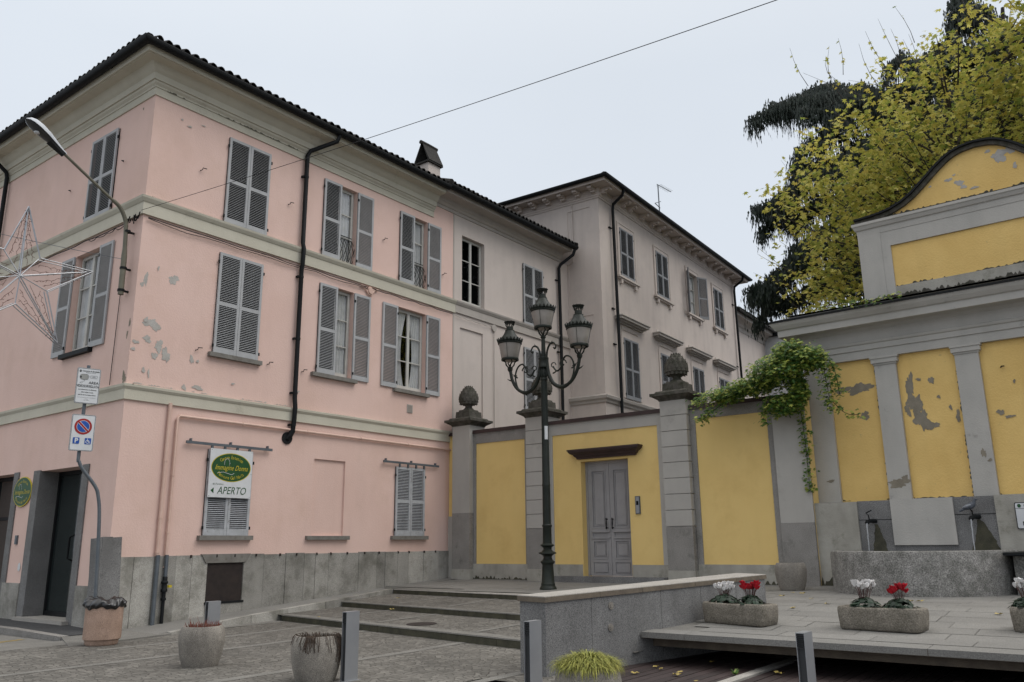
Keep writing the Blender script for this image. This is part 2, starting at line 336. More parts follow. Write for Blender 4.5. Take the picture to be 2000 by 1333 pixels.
def roundrect(x0,x1,z0,z1,r,n=5):
    pts=[]
    for cx,cz,a in ((x1-r,z1-r,0),(x0+r,z1-r,90),(x0+r,z0+r,180),(x1-r,z0+r,270)):
        for k in range(n+1): t=R(a+90*k/n); pts.append((cx+r*math.cos(t),cz+r*math.sin(t)))
    return pts
def plate(mb,pts,y0,y1): # extruded outline in x-z plane
    n=len(pts); mb.add([(x,y0,z) for x,z in pts]+[(x,y1,z) for x,z in pts],[tuple(range(n)),tuple(range(n,2*n))]+[(i,(i+1)%n,n+(i+1)%n,n+i) for i in range(n)])
def blob(mb,cx,cz,rx,rz,y,seed,n=54,jag=.35):
    rnd=random.Random(seed); n=max(n,54); ph=[rnd.random()*6.28 for _ in range(7)]; pts=[]
    for k in range(n):
        t=2*math.pi*k/n; q=1+jag*(math.sin(2*t+ph[0])*.55+math.sin(3*t+ph[1])*.45+math.sin(5*t+ph[2])*.35+math.sin(9*t+ph[3])*.25+math.sin(15*t+ph[4])*.18+rnd.uniform(-.22,.22))
        q=max(.25,q); pts.append((cx+rx*q*math.cos(t),y,cz+rz*q*math.sin(t)))
    mb.poly(*pts)
# ------------------------------------------------------------------ window pieces (local: x right, y into the wall, z up)
CACHE={}
def cached(key,fn,material,smooth=False,name=None):
    if key not in CACHE: CACHE[key]=mesh(name or key[0],fn(),material,smooth)
    return CACHE[key]
def shutter_leaf(w,h,solid=0.0,slatp=.042):
    def fn():
        m=MB(); y0,y1=-.042,-.004; s=.065
        m.box(.004,s,y0,y1,0,h); m.box(w-s,w-.004,y0,y1,0,h)
        rails=[(0,.13),(h*.47,h*.47+.085),(h-.07,h)]
        for a,b in rails: m.box(s,w-s,y0+.003,y1-.003,a,b)
        for (a0,a),(b,_) in zip(rails,rails[1:]):
            n=int((b-a)/slatp); st=(b-a)/n
            for k in range(n):
                z=a+k*st+.003; t=.009
                q=.019; t=.0065; m.add([(s,y0+.004,z),(w-s,y0+.004,z),(w-s,y1-.002,z+q),(s,y1-.002,z+q),(s,y0+.004,z+t),(w-s,y0+.004,z+t),(w-s,y1-.002,z+q+t),(s,y1-.002,z+q+t)],[(0,1,2,3),(4,5,6,7),(0,1,5,4),(2,3,7,6)])
        return m
    return fn
def hinge_fn(w,h):
    def fn():
        m=MB()
        m.box(-.035,.01,-.06,-.036,0,.07)
        return m
    return fn
def casement(w,h,bars=2,y=.15):
    def fn():
        m=MB(); a=.045; m.box(-w/2,-w/2+a,y,y+.07,0,h); m.box(w/2-a,w/2,y,y+.07,0,h); m.box(-w/2+a,w/2-a,y,y+.07,h-a,h); m.box(-w/2+a,w/2-a,y,y+.07,0,a)
        return m
    return fn
def sash_fn(w,h,bars,y=.13):
    def fn():
        m=MB(); s=.05; m.box(0,s,y,y+.05,0,h); m.box(w-s,w,y,y+.05,0,h); m.box(s,w-s,y,y+.05,h-s,h); m.box(s,w-s,y,y+.05,0,.09)
        for k in range(bars): z=.09+(h-.14)*(k+1)/(bars+1); m.box(s,w-s,y+.008,y+.042,z-.014,z+.014)
        return m
    return fn
def curtain_fn(w,h,gather=0):
    def fn():
        m=MB(); n=28; nz=10
        vs=[]
        for j in range(nz+1):
            for i in range(n+1):
                t=i/n; zz=h*(1-j/nz); pull=gather*math.sin(math.pi*min(1,j/nz*.9))*.45
                vs.append((w*(t*(1-pull)) ,.20+.016*math.sin(t*n*1.15+math.sin(j*.4)),zz))
        fs=[(j*(n+1)+i,j*(n+1)+i+1,(j+1)*(n+1)+i+1,(j+1)*(n+1)+i) for j in range(nz) for i in range(n)]
        return m.add(vs,fs)
    return fn
def window(house,fr,u,z,w,h,left='closed',right='closed',sm=None,sillw=None,bars=2,curtain=None,sash=True,sw=None,top=0,label=None,sillmat=None):
    """u = centre of the opening, z = bottom; left/right: closed, open (folded flat on the wall), ajar (angle) or None"""
    sm=sm or shutm
    loc=Vector(fr(u,0,z)); base=WM[house.name].translation
    wd=link('window',cached(('window_frame',w,h),casement(w,h),white),house,loc-base,fr.a)
    if label: wd['label']=label
    if left=='closed' and right=='closed': sash=False; link('painted_gap_shade',cached(('painted_gap_shade',w,h),lambda:MB().poly((-w/2,.06,0),(w/2,.06,0),(w/2,.06,h),(-w/2,.06,h)),black),wd)  # black sheet paints the shade seen through the closed slats
    if left=='closed' and right=='open': link('painted_gap_shade',cached(('painted_gap_shade_half',w,h),lambda:MB().poly((-w/2,.06,0),(-.01,.06,0),(-.01,.06,h),(-w/2,.06,h)),black),wd)  # half-width black sheet, painted shade behind the one shut leaf
    if sash:
        W=w/2-.05
        sd_=cached(('sash',w,h,bars),sash_fn(W,h-.09,bars),white)
        link('sash',sd_,wd,(-w/2+.05,0,.045)); link('sash',sd_,wd,(0.0,0,.045))
        pn=cached(('pane',w,h),lambda:MB().poly((-w/2+.05,.155,.05),(w/2-.05,.155,.05),(w/2-.05,.155,h-.05),(-w/2+.05,.155,h-.05)),glass); link('pane',pn,wd)
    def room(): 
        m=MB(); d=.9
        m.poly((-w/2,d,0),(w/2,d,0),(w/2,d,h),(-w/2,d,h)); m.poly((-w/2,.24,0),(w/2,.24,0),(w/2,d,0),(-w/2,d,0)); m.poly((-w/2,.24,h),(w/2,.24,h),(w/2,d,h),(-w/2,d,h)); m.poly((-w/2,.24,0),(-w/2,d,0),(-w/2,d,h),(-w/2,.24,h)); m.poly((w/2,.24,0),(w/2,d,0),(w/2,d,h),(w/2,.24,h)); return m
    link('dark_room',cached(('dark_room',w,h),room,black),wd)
    sw=sw or w/2; sh=h+top
    lf=cached(('shutter',sw,sh,sm.name),shutter_leaf(sw,sh),sm); hg=cached(('hinge',sw,sh),hinge_fn(sw,sh),darkm)
    for side,st in ((-1,left),(1,right)):
        if st is None: continue
        hx=side*sw; y=-.02 if st=='closed' else -.055
        if st=='closed': r=0 if side<0 else math.pi
        elif st=='open': r=math.pi if side<0 else 0
        else: r=(math.pi-st) if side<0 else st; 
        # leaf mesh runs from hinge to +x; the right leaf is the mirrored mesh
        if side<0:
            rot=0 if st=='closed' else (-(math.pi) if st=='open' else -st)
            o=link('shutter',lf,wd,(hx,y,-.01),rot)
        else:
            key=('shutter_r',sw,sh,sm.name)
            if key not in CACHE:
                mb=shutter_leaf(sw,sh)(); mb.v=[(-a,b,c) for a,b,c in mb.v]; CACHE[key]=mesh('shutter',mb,sm)
            rot=0 if st=='closed' else (math.pi if st=='open' else st)
            o=link('shutter',CACHE[key],wd,(hx,y,-.01),rot)
        for hz in (.12,sh-.28): link('hinge',hg,wd,(hx+(.03 if side>0 else 0),0,hz))
    if sillw:
        sl=cached(('sill',sillw),lambda:MB().box(-sillw/2,sillw/2,-.11,.02,-.10,0),sillmat or sill); link('sill',sl,wd,(0,0,-.012))
    if curtain:
        cw=w/2-.08
        for sx in (-1,1):
            if curtain=='right' and sx<0 : continue
            k=('curtain',w,h,sx,curtain); 
            if k not in CACHE:
                mb=curtain_fn(cw,h-.06,.9 if curtain=='gathered' else (0 if curtain!='right' else .25))(); mb.v=[(a-w/2+.06,b,c+.03) for a,b,c in mb.v] if sx<0 else [(-a+w/2-.06,b,c+.03) for a,b,c in mb.v]
                CACHE[k]=mesh('curtain',mb,curt,'full')
            link('curtain',CACHE[k],wd)
    return wd
def tiles_along(mb,fr,u0,u1,o,z,slope,L0,pitch=.225,r=.092,hip=None):
    n=int((u1-u0)/pitch); z+=.035; o+=.05
    for k in range(n):
        u=u0+(k+.5)*pitch; j=random.uniform(-.012,.012); dz=random.uniform(-.008,.012)
        seg=7; vs=[]; L=L0 if hip is None else max(.15,min(L0,abs(u-hip)-.02))
        for row,(d,rr_) in enumerate(((0,r),(L,r*.9))):
            for q in range(seg+1):
                t=math.pi*q/seg; vs.append(fr(u+j+rr_*math.cos(t),o-d+random.uniform(-.01,.01)*(row==0),z+dz+d*slope+rr_*1.15*math.sin(t)))
        for row,(d,rr_) in enumerate(((0,r-.016),)):
            for q in range(seg+1):
                t=math.pi*q/seg; vs.append(fr(u+j+rr_*math.cos(t),o-d,z+dz+d*slope+rr_*1.15*math.sin(t)))
        mb.add(vs,[(q,q+1,seg+2+q,seg+1+q) for q in range(seg)]+[(q,q+1,2*(seg+1)+q+1,2*(seg+1)+q) for q in range(seg)])
def pipe_part(name,pts,r,material,parent,seg=10): return part(name,MB().tube(pts,r,seg),material,parent,True)

# ================================================================== PINK HOUSE
house=thing('pink_house','peeling salmon pink corner house with gray louvred shutters, olive string courses and stone slab plinth','house',(8.66,16.71,0))
X1=18.03; ZT=11.68
topP=[(11.225,'c','c',None),(14.22,'c','o','plain'),(17.14,'c','o','plain')]
holesP=[(u-.61,u+.61,9.19,11.42) for u in (11.225,14.22,17.14)]+[(u-.61,u+.61,5.98,8.42) for u in (11.2,14.22,17.13)]+[(u-.585,u+.585,1.87,3.76) for u in (11.27,17.165)]+[(13.72,14.75,1.86,3.76,.05)]+[(10.9,11.76,.48,1.27)]
holesL=[(-u-.61,-u+.61,z0,z1) for u,z0,z1 in ((18.8,9.19,11.34),(19.05,6.0,8.42))]
holesL+=[(-20.12,-18.10,.12,3.34,.5),(-23.2,-21.44,.12,3.36,.4)]
wm=MB()
wall(wm,P,8.66,18.97,0,ZT,holesP); wall(wm,Lf,-34,-8.66-8.05,0,ZT,holesL)
wall(wm,P,18.03,18.97,ZT,12.14)
wm.poly((18.04,16.71,ZT),(18.04,17.5,ZT),(18.04,17.5,12.6),(18.04,16.71,12.6))
wm.poly((8.66,34,0),(8.66,34,ZT),(18,34,ZT),(18,34,0))
part('wall',wm,pink,house)
# plinth: irregular vertical stone slabs
sl=MB(); P.box(sl,8.7,10.88,-.02,.022,-.2,1.43); P.box(sl,11.8,18.85,-.02,.022,-.2,1.43); xs=[8.72,9.18,9.62,10.12,10.5,10.88,11.8,12.35,12.97,13.52,13.86,14.28,14.84,15.3,15.95,16.25,16.72,17.16,17.75,18.1,18.4,18.83]
def gz(x): return max(0,.03+.0665*(x-9)) if x>8.9 else .02
for i,(a,b) in enumerate(zip(xs,xs[1:])):
    o=random.uniform(.03,.05); top=1.44+random.uniform(-.012,.015); g=.004
    if 10.87<a<10.9 and True:  # cellar opening between slabs
        P.box(sl,a+g,b-g,.0,.045,-.1,.42); continue
    P.box(sl,a+g,b-g,-.01,o,-.2,top)
part('plinth',sl,slabm,house)
m=MB().hexa([P(10.82,0,1.27),P(11.84,0,1.27),P(11.84,.06,1.27),P(10.82,.06,1.27)],[P(10.7,0,1.46),P(11.96,0,1.46),P(11.96,.06,1.46),P(10.7,.06,1.46)])
part('cellar_lintel',m,sill,house)
m=MB(); P.box(m,10.88,11.79,.004,.02,.44,1.275); part('cellar_grille',m,rust,house)
m=MB(); P.box(m,10.86,11.84,.02,.06,.40,.445); part('cellar_sill',m,darkm,house)
# left side plinth of plaster slabs
sl=MB()
for a,b in ((-17.82,-16.9),(-21.3,-20.42),(-26,-23.3)): Lf.box(sl,a,b,0,.05,-.2,.87)
part('side_plinth',sl,slabm,house)
# corner stone
m=MB().hexa([P(8.50,-.25,-.1),P(8.93,-.0,-.1),P(8.93,.14,-.1),P(8.50,.14,-.1)],[P(8.42,-.3,1.80),P(8.87,0,1.83),P(8.86,.08,1.83),P(8.42,.1,1.80)])
m.hexa([Lf(-16.99,.0,-.1),Lf(-16.6,.0,-.1),Lf(-16.6,.2,-.1),Lf(-16.99,.2,-.1)],[Lf(-17.08,0,1.80),Lf(-16.6,.0,1.83),Lf(-16.6,.2,1.83),Lf(-17.08,.17,1.80)])
part('corner_guard_stone',m,granite,house)
# string courses and cornice (mitred round the corner)
def around(end,bx=8.66): return [(8.66,34,-1,0),(8.66,16.71,-1,-1),(end,16.71,0,-1)]
part('lower_string_course',MB().sweep([(-.01,4.63),(.045,4.63),(.045,4.84),(.06,4.86),(.085,4.90),(.09,4.95),(-.01,4.975)],around(18.87)),trim,house)
part('middle_string_course',MB().sweep([(-.01,8.76),(.05,8.76),(.05,9.03),(.07,9.05),(.11,9.12),(.12,9.17),(-.01,9.19)],around(19.05)),trim,house)
corn=[(-.01,ZT),(.03,ZT),(.03,11.86),(.05,11.865),(.055,11.9),(.10,11.95),(.11,12.0),(.14,12.0),(.15,12.15),(.2,12.2),(.27,12.30),(.30,12.33),(.50,12.345),(.50,12.36),(.54,12.36),(.56,12.48),(.56,12.52),(-.01,12.52)]
part('cornice',MB().sweep(corn,around(X1-.02)),trim,house)
# gutter
def gutter(parent,path,o,z,r=.085,mt=None):
    prof=[(o+r*math.cos(t)+.0,z+r*math.sin(t)) for t in [math.pi*(1+k/8) for k in range(9)]]+[(o+r,z+.02),(o+r+.012,z+.02),(o+r+.012,z)]
    prof+= [(o+(r+.012)*math.cos(t),z+(r+.012)*math.sin(t)) for t in [math.pi*(2-k/8) for k in range(9)]]
    part('gutter',MB().sweep(prof,path),mt or darkm,parent,True)
gutter(house,around(X1),.66,12.55,.095)
# roof
rf=MB(); S=.36
ex,ez=.62,12.56
rf.poly((8.66-ex,16.71-ex,ez),(X1,16.71-ex,ez),(X1,23,ez+S*6.9),(14.9,23,ez+S*6.9)); rf.poly((8.66-ex,16.71-ex,ez),(14.9,23,ez+S*6.9),(14.9,34,ez+S*6.9),(8.66-ex,34,ez))
tiles_along(rf,P,8.66-ex+.1,X1,ex+.05,ez-.0,S,1.6,hip=8.66-ex)
tiles_along(rf,Lf,-34,-16.71+ex-.1,ex+.05,ez-.0,S,1.2,hip=-16.71+ex)
for k in range(7): # hip tiles
    d=k*.38; c=Vector((8.66-ex-.0+d,16.71-ex-.0+d,ez+.02+d*S)); 
    rf.tube([c,c+Vector((.42,.42,.42*S))],[.12,.10],8)
roof=part('roof',rf,tile,house)
# chimney (sub-part)
ch=MB().box(18.85,19.45,17.75,18.3,12.9,14.24)
chs=part('chimney',ch,beige,roof)
ctop=MB().box(18.78,19.52,17.68,18.37,14.24,14.30)
for y0,y1,ym in ((17.66,17.72,17.98),(18.39,18.33,18.07)):
    ctop.hexa([(18.8,y0,14.30),(19.5,y0,14.30),(19.5,y1,14.30),(18.8,y1,14.30)],[(18.8,ym,14.98),(19.5,ym,14.98),(19.5,18.025,15.04),(18.8,18.025,15.04)])
ctop.tube([(18.74,18.025,15.02),(19.15,18.025,15.04),(19.56,18.025,15.02)],[.07,.06,.07],8)
part('chimney_cap',ctop,tile,roof)
# windows
window(house,P,11.225,9.19,1.22,2.23); 
window(house,P,14.22,9.19,1.22,2.23,'closed','open',curtain='plain',label='window with left shutter shut and iron railing')
window(house,P,17.14,9.19,1.22,2.23,'closed','open',curtain='plain',label='window with left shutter shut and iron railing')
window(house,P,11.2,5.98,1.22,2.44,sillw=1.42)
window(house,P,14.22,5.98,1.22,2.44,'closed','open',sillw=1.52,curtain='plain')
window(house,P,17.13,5.98,1.22,2.44,'open','open',sillw=1.45,curtain='gathered',label='window with both shutters open and white curtains')
window(house,P,11.27,1.87,1.17,1.89,sillw=1.38,sm=shutw)
window(house,P,17.165,1.87,1.17,1.89,sillw=1.42,sm=shutw)
window(house,Lf,-18.8,9.19,1.22,2.15)
window(house,Lf,-19.05,6.0,1.22,2.42,'open','open',curtain='plain',sillw=1.4,sillmat=darkm,label='side window with both shutters open')
m=MB(); P.box(m,13.54,14.92,-.02,.09,1.76,1.855); part('blind_window_sill',m,sill,house)
for a,b in ((10.09,12.36),(16.04,18.3)):
    m=MB(); P.box(m,a,b,.07,.10,3.83,3.89)
    for k in range(3): u=a+.12+(b-a-.24)*k/2; P.box(m,u,u+.03,0,.07,3.89,3.95)
    for k in range(4): u=(a+b)/2-.5+k*.33; P.box(m,u,u+.05,.05,.09,3.74,3.83)
    part('shutter_rail',m,galv,house)
# iron railings of the two French windows (bellied bars)
for u in (14.22,17.14):
    m=MB(); x0,x1=u-.57,u+.57; z0,z1=9.24,10.02
    def bow(t): return -.13+.10*math.sin(math.pi*t)**1.3
    for z,o in ((z0,-.13),(z1,-.13),(z1-.09,-.12)): m.tube([P(x0,o,z),P(x1,o,z)],.012,5)
    for k in range(9):
        x=x0+(x1-x0)*k/8; s_=(-1)**k
        m.tube([P(x+s_*.05*math.sin(2*math.pi*t),bow(t),z0+(z1-.09-z0)*t) for t in [i/10 for i in range(11)]],.009,4)
        m.tube([P(x-s_*.05*math.sin(2*math.pi*t),bow(t),z0+(z1-.09-z0)*t) for t in [i/10 for i in range(11)]],.009,4)
    part('window_railing',m,darkm,house)
# downpipes
dp=pipe_part('downpipe',[P(13.55,.66,12.5),P(13.5,.62,12.28),P(13.0,.14,11.95),P(12.93,.10,11.8),P(12.93,.10,9.3),P(12.93,.15,9.15),P(12.93,.13,8.7),P(12.93,.10,8.6),P(12.93,.10,5.2),P(12.93,.14,4.95),P(12.93,.12,4.62),P(12.93,.10,4.5),P(12.93,.08,4.33)],.058,darkm,house)
m=MB(); m.tube([P(12.93,.09,4.4),P(12.88,.05,4.25),P(12.83,.0,4.18)],.07,10)
vs=[P(12.83+.15*math.cos(t),.02,4.2+.15*math.sin(t)) for t in [2*math.pi*k/20 for k in range(20)]]; m.poly(*vs); m.tube([P(12.83,.0,4.2),P(12.83,.03,4.2)],.15,20)
part('downpipe_rosette',m,darkm,dp)
m=MB()
for z in (11.15,8.35,6.7,5.3,4.5): m.tube([P(12.93,.10,z),P(12.93,.10,z+.05)],.068,10); P.box(m,12.83,12.88,0,.1,z,z+.05)
part('pipe_clip',m,darkm,dp)
pipe_part('downpipe',[Lf(-24.3,.66,12.5),Lf(-24.3,.6,12.3),Lf(-24.3,.14,11.95),Lf(-24.3,.1,11.8),Lf(-24.3,.1,.2)],.055,darkm,house)
# pink gas pipes, then grey and dark at the foot
m=MB().tube([P(9.66,.06,4.66),P(9.66,.06,1.45)],.04,8); m.tube([P(9.86,.06,1.45),P(9.86,.06,4.36),P(9.9,.06,4.41),P(18.86,.06,4.40)],.032,8)
for z in (3.4,2.2,1.5): m.tube([P(9.66,.06,z),P(9.66,.06,z+.03)],.05,8); m.tube([P(9.86,.06,z-.3),P(9.86,.06,z-.27)],.042,8)
for x in (11.5,13.4,15.2,17): m.tube([P(x,.06,4.405),P(x+.03,.06,4.405)],.042,8)
part('gas_pipe',m,gasp,house,True)
m=MB().tube([P(9.66,.1,1.46),P(9.66,.1,.06)],.045,8); m.tube([P(9.86,.1,1.46),P(9.86,.1,1.02)],.04,8); part('gray_pipe',m,galv,house,True)
m=MB().lathe([(.035,0),(.035,.45),(.055,.46),(.055,.5),(.04,.51),(.04,.62),(.065,.63),(.065,.68),(.05,.70),(.05,.78),(.07,.80),(.07,.83),(.05,.85),(.05,.92),(.035,.94)],P(9.86,.1,.09),12); part('gas_valve',m,darkm,house,True)
m=MB().box(9.90,9.97,16.71-.2,16.71-.14,.80,.85); part('valve_handle',m,signy,house)
# cables under the middle string course, junction rosette
m=MB(); 
def sag(fr,u0,u1,z,a=.03,o=.06,n=14,seed=1):
    r_=random.Random(seed); return [fr(u0+(u1-u0)*k/n,o,z-a*math.sin(math.pi*((k*1.7)%1))+r_.uniform(-.012,.012)) for k in range(n+1)]
m.tube(sag(P,8.75,15.3,8.70,.03,seed=1),.011,5); m.tube(sag(P,8.75,15.3,8.66,.05,seed=2),.009,5); m.tube(sag(P,15.45,18.9,8.70,.03,seed=3),.010,5)
m.tube(sag(Lf,-24,-17.3,8.70,.03,seed=4),.011,5); m.tube(sag(Lf,-19.0,-17.3,8.66,.06,seed=5),.009,5)
for k in range(10): m.tube([Lf(-17.3+k*.06,.08+.03*math.sin(k),8.63+.05*math.sin(k*2.1)),Lf(-17.2+k*.06,.11,8.72-.05*math.cos(k*1.7))],.013,5)
m.tube([Lf(-17.25,.05,8.6),Lf(-17.3,.03,7.2),Lf(-17.35,.03,5.0)],.008,5)
part('wall_cables',m,darkm,house)
m=MB().tube([P(15.4,0,8.60),P(15.4,.05,8.60)],.13,16); m.tube([P(15.4,.05,8.60),P(15.4,.08,8.60)],.09,16); m.tube([P(15.28,.04,8.55),P(15.2,.04,8.68),P(15.05,.04,8.7)],.02,5); m.tube([P(15.5,.04,8.55),P(15.58,.04,8.68),P(15.7,.04,8.7)],.02,5)
part('junction_rosette',m,gasp,house,True)
# shutter catches
for u,z in ((9.97,10.29),(12.52,10.28),(15.91,10.3),(18.5,9.9),(10.23,5.97),(12.17,5.96),(13.22,5.94)):
    part('shutter_catch',MB().tube([P(u-.05,.0,z-.02),P(u-.04,.07,z-.02),P(u-.03,.08,z+.03),P(u+.07,.08,z+.04)],.011,5),darkm,house)
for y,z in ((17.79,10.34),(20.35,10.31)): part('shutter_catch',MB().tube([Lf(-y-.08,.0,z+.03),Lf(-y-.04,.07,z+.02),Lf(-y+.08,.08,z-.02)],.011,5),darkm,house)
for k in range(16): 
    x=9.9+k*.56+random.uniform(-.1,.1); part('plinth_cramp',MB().box(x,x+.03,16.71-.065,16.71-.03,1.39,1.45),rust,house)
m=MB(); P.box(m,17.0,17.22,.0,.02,5.33,5.57)
for k in range(8): P.box(m,17.02,17.2,.02,.03,5.35+k*.027,5.36+k*.027)
part('vent_grille',m,trimb,house)
# bare render where paint has peeled
pt=MB()
for i,(u,z,a,b) in enumerate([(8.86,7.31,.05,.12),(8.79,7.17,.04,.06),(9.5,7.45,.11,.10),(9.08,6.35,.15,.10),(9.2,6.28,.08,.09),(9.02,5.99,.09,.07),(9.3,5.88,.09,.12),(8.77,5.88,.07,.04),(9.22,5.65,.06,.08),(9.47,5.71,.09,.15),(10.1,5.72,.05,.08),(9.97,5.06,.05,.06),(10.3,5.10,.12,.05),(8.73,5.72,.04,.04),(8.95,6.4,.04,.07),(9.12,7.62,.02,.05),(9.0,5.3,.03,.07),(9.12,5.25,.02,.09),(10.25,5.7,.03,.04),(9.35,11.35,.03,.02),(9.55,11.25,.06,.02),(9.9,11.42,.05,.015),(11.2,5.32,.05,.02),(13.1,5.4,.04,.02)]):
    n=len(pt.v); blob(pt,u,z,a,b,0,i); pt.v[n:]=[P(x,.002+.0007*i,zz) for x,_,zz in pt.v[n:]]
part('peeled_patch',pt,plaster_bare,house)
pt=MB()
for i,(y,z,a,b) in enumerate([(16.83,5.1,.07,.12),(16.82,6.3,.03,.1),(16.88,6.05,.03,.08),(17.2,11.5,.03,.03)]):
    n=len(pt.v); blob(pt,-y,z,a,b,0,50+i); pt.v[n:]=[Lf(x,.003,zz) for x,_,zz in pt.v[n:]]
part('peeled_patch',pt,plaster_bare2,house)
# stone door surround, shop door, second opening
m=MB()
Lf.box(m,-20.42,-20.108,-.49,.03,.0,3.36); Lf.box(m,-18.112,-17.86,-.49,.03,.0,3.36); Lf.box(m,-21.452,-21.2,-.39,.03,0,3.38)
part('door_surround',m,granite,house)
m=MB(); Lf.box(m,-20.3,-18.0,-.48,.16,.05,.17); part('door_step',m,cope,house)
dr=MB(); f_=.06
for a,b,c,d in ((-20.12,-20.04,.17,3.34),(-18.18,-18.10,.17,3.34),(-20.04,-18.18,3.25,3.34),(-20.04,-18.18,.17,.27),(-19.0,-18.9,.27,3.25),(-18.9,-18.18,2.55,2.66)): Lf.box(dr,a,b,-.47,-.40,c,d)
door=part('shop_door',dr,darkm,house)
part('pane',MB().poly(Lf(-20.04,-.44,.27),Lf(-18.18,-.44,.27),Lf(-18.18,-.44,3.25),Lf(-20.04,-.44,3.25)),glassd,door)
part('handle',MB().tube([Lf(-19.05,-.41,1.35),Lf(-19.08,-.32,1.4),Lf(-19.08,-.32,1.85),Lf(-19.05,-.41,1.9)],.018,8),black,door)
m=MB(); 
for a,b,c,d in ((-23.2,-23.1,.12,3.36),(-21.52,-21.44,.12,3.36),(-23.1,-21.52,3.27,3.36),(-23.1,-21.52,2.3,2.38)): Lf.box(m,a,b,-.38,-.32,c,d)
w2=part('shop_window',m,darkm,house)
part('pane',MB().poly(Lf(-23.1,-.35,.12),Lf(-21.52,-.35,.12),Lf(-21.52,-.35,3.3),Lf(-23.1,-.35,3.3)),glassd,w2)
m=MB(); Lf.box(m,-20.98,-20.86,0,.03,1.72,1.92); Lf.box(m,-20.96,-20.88,.03,.035,1.76,1.88); part('doorbell',m,galv,house)
m=MB(); n=0; blob(m,-20.62,1.22,.07,.09,0,77,n=20,jag=.05); m.v=[Lf(x,.01,z) for x,_,z in m.v]; part('wall_cap',m,signw,house)
# ================================================================== BEIGE WING
wing=thing('beige_wing','beige rendered wing between the pink house and the villa, blind niche and sash-less window','house',(18.97,16.71,0))
hw=[(19.41,20.57,9.2,11.5,.3),(22.73,23.95,9.14,11.44),(22.73,23.95,6.1,8.34),(19.33,20.48,5.2,8.35,.05)]
m=MB(); wall(m,P,18.97,25.75,0,12.14,hw,.25); m.poly((25.75,16.71,0),(25.75,34,0),(25.75,34,12.2),(25.75,16.71,12.2))
part('wall',m,beige,wing)
pth=[(18.03,16.71,0,-1),(25.74,16.71,0,-1)]
part('cornice',MB().sweep([(-.01,12.12),(.03,12.12),(.03,12.22),(.06,12.23),(.1,12.3),(.14,12.33),(.16,12.42),(.2,12.45),(.48,12.46),(.48,12.44),(.54,12.44),(.56,12.6),(-.01,12.6)],[(18.06,16.71,0,-1),(25.2,16.71,0,-1)]),trimb,wing)
part('string_course',MB().sweep([(-.01,8.79),(.05,8.79),(.05,9.03),(.07,9.05),(.11,9.12),(.12,9.17),(-.01,9.19)],[(19.06,16.71,0,-1),(25.7,16.71,0,-1)]),trimb,wing)
m=MB(); P.box(m,18.97,19.03,0,.012,9.19,12.12); P.box(m,18.97,19.03,0,.012,5,8.79); part('corner_strip',m,trimb,wing)
gutter(wing,[(18.03,16.71,0,-1),(25.35,16.71,0,-1)],.66,12.62,.095)
rf=MB(); rf.poly((18.03,16.05,12.64),(25.5,16.05,12.64),(25.5,23,15.1),(18.03,23,15.1)); rf.poly((18.03,16.05,12.6),(18.03,16.05,12.64),(18.03,23,15.1),(18.03,23,13))
tiles_along(rf,P,18.1,25.4,.70,12.63,S,1.6); rf.tube([(18.1,16.02,12.72),(18.1,17.6,13.3)],.11,8); rf.tube([(25.35,16.02,12.72),(25.35,17.6,13.3)],.10,8)
part('roof',rf,tile,wing)
wd=window(wing,P,19.99,9.2,1.16,2.3,None,None)
window(wing,P,23.34,9.14,1.22,2.3); window(wing,P,23.34,6.1,1.22,2.24)
dp=pipe_part('downpipe',[P(25.25,.66,12.55),P(25.2,.6,12.3),P(24.98,.16,11.95),P(24.95,.1,11.8),P(24.95,.12,9.1),P(24.95,.12,.6)],.06,darkm,wing)
m=MB()
for z in (11.3,8.5,7.2): P.box(m,24.8,24.95,0,.06,z,z+.04)
part('pipe_clip',m,darkm,dp)
m=MB().tube(sag(P,19.0,20.9,8.68,.03,seed=8),.010,5); m.tube([P(20.95,.04,8.68),P(21.03,.04,8.5),P(21.03,.03,4.9)],.012,5); part('wall_cables',m,trimb,wing)
m=MB().tube([P(21.03,0,8.66),P(21.03,.06,8.66)],.12,14); part('junction_rosette',m,trimb,wing,True)
# ================================================================== VILLA
villa=thing('villa','tall gray beige three storey villa with bracketed eaves and hooded windows behind the garden wall','house',(25.75,15.24,0))
ZW=14.7
UW=(2.2,5.55,8.95,12.15)
hv=[(u-.58,u+.58,11.84,13.9,.16) for u in UW]+[(u-.62,u+.62,6.96,9.34,.16) for u in UW]
m=MB(); wall(m,V,0,14.6,0,ZW,hv)
VL=Fr(25.75,15.24,R(2.4)-math.pi/2)   # left flank, u negative = further back
wall(m,VL,-12,0,0,ZW,[(-1.40,-.38,10.97,14.32,.025),(-1.4,-.38,7.13,9.97,.025)])
a=V(14.6,0,0); b=V(14.6,-12,0); m.poly(a,b,(b[0],b[1],ZW),(a[0],a[1],ZW))
part('wall',m,villam,villa)
def around2(pts=None):
    return [(*VL(-12,0,0)[:2],*(VL.N[:2])),(*V(0,0,0)[:2],V.N.x+VL.N.x,V.N.y+VL.N.y),(*V(14.6,0,0)[:2],V.N.x+V.U.x,V.N.y+V.U.y),(*V(14.6,-12,0)[:2],*V.U[:2])]
part('cornice',MB().sweep([(-.01,14.6),(.03,14.6),(.05,14.66),(.08,14.68),(.08,14.74),(.1,14.76),(.1,14.97),(.12,14.98),(.58,14.98),(.58,14.96),(.62,14.96),(.64,15.1),(-.01,15.1)],around2()),villam,villa)
gutter(villa,around2(),.72,15.14,.085)
m=MB(); o_=.7
pa=[V(-.7,.7,15.12),V(15.3,.7,15.12),V(15.3,-12,15.12),V(-.7,-12,15.12)]
rdg=[V(5.6,-5.65,17.3),V(9,-5.65,17.3)]
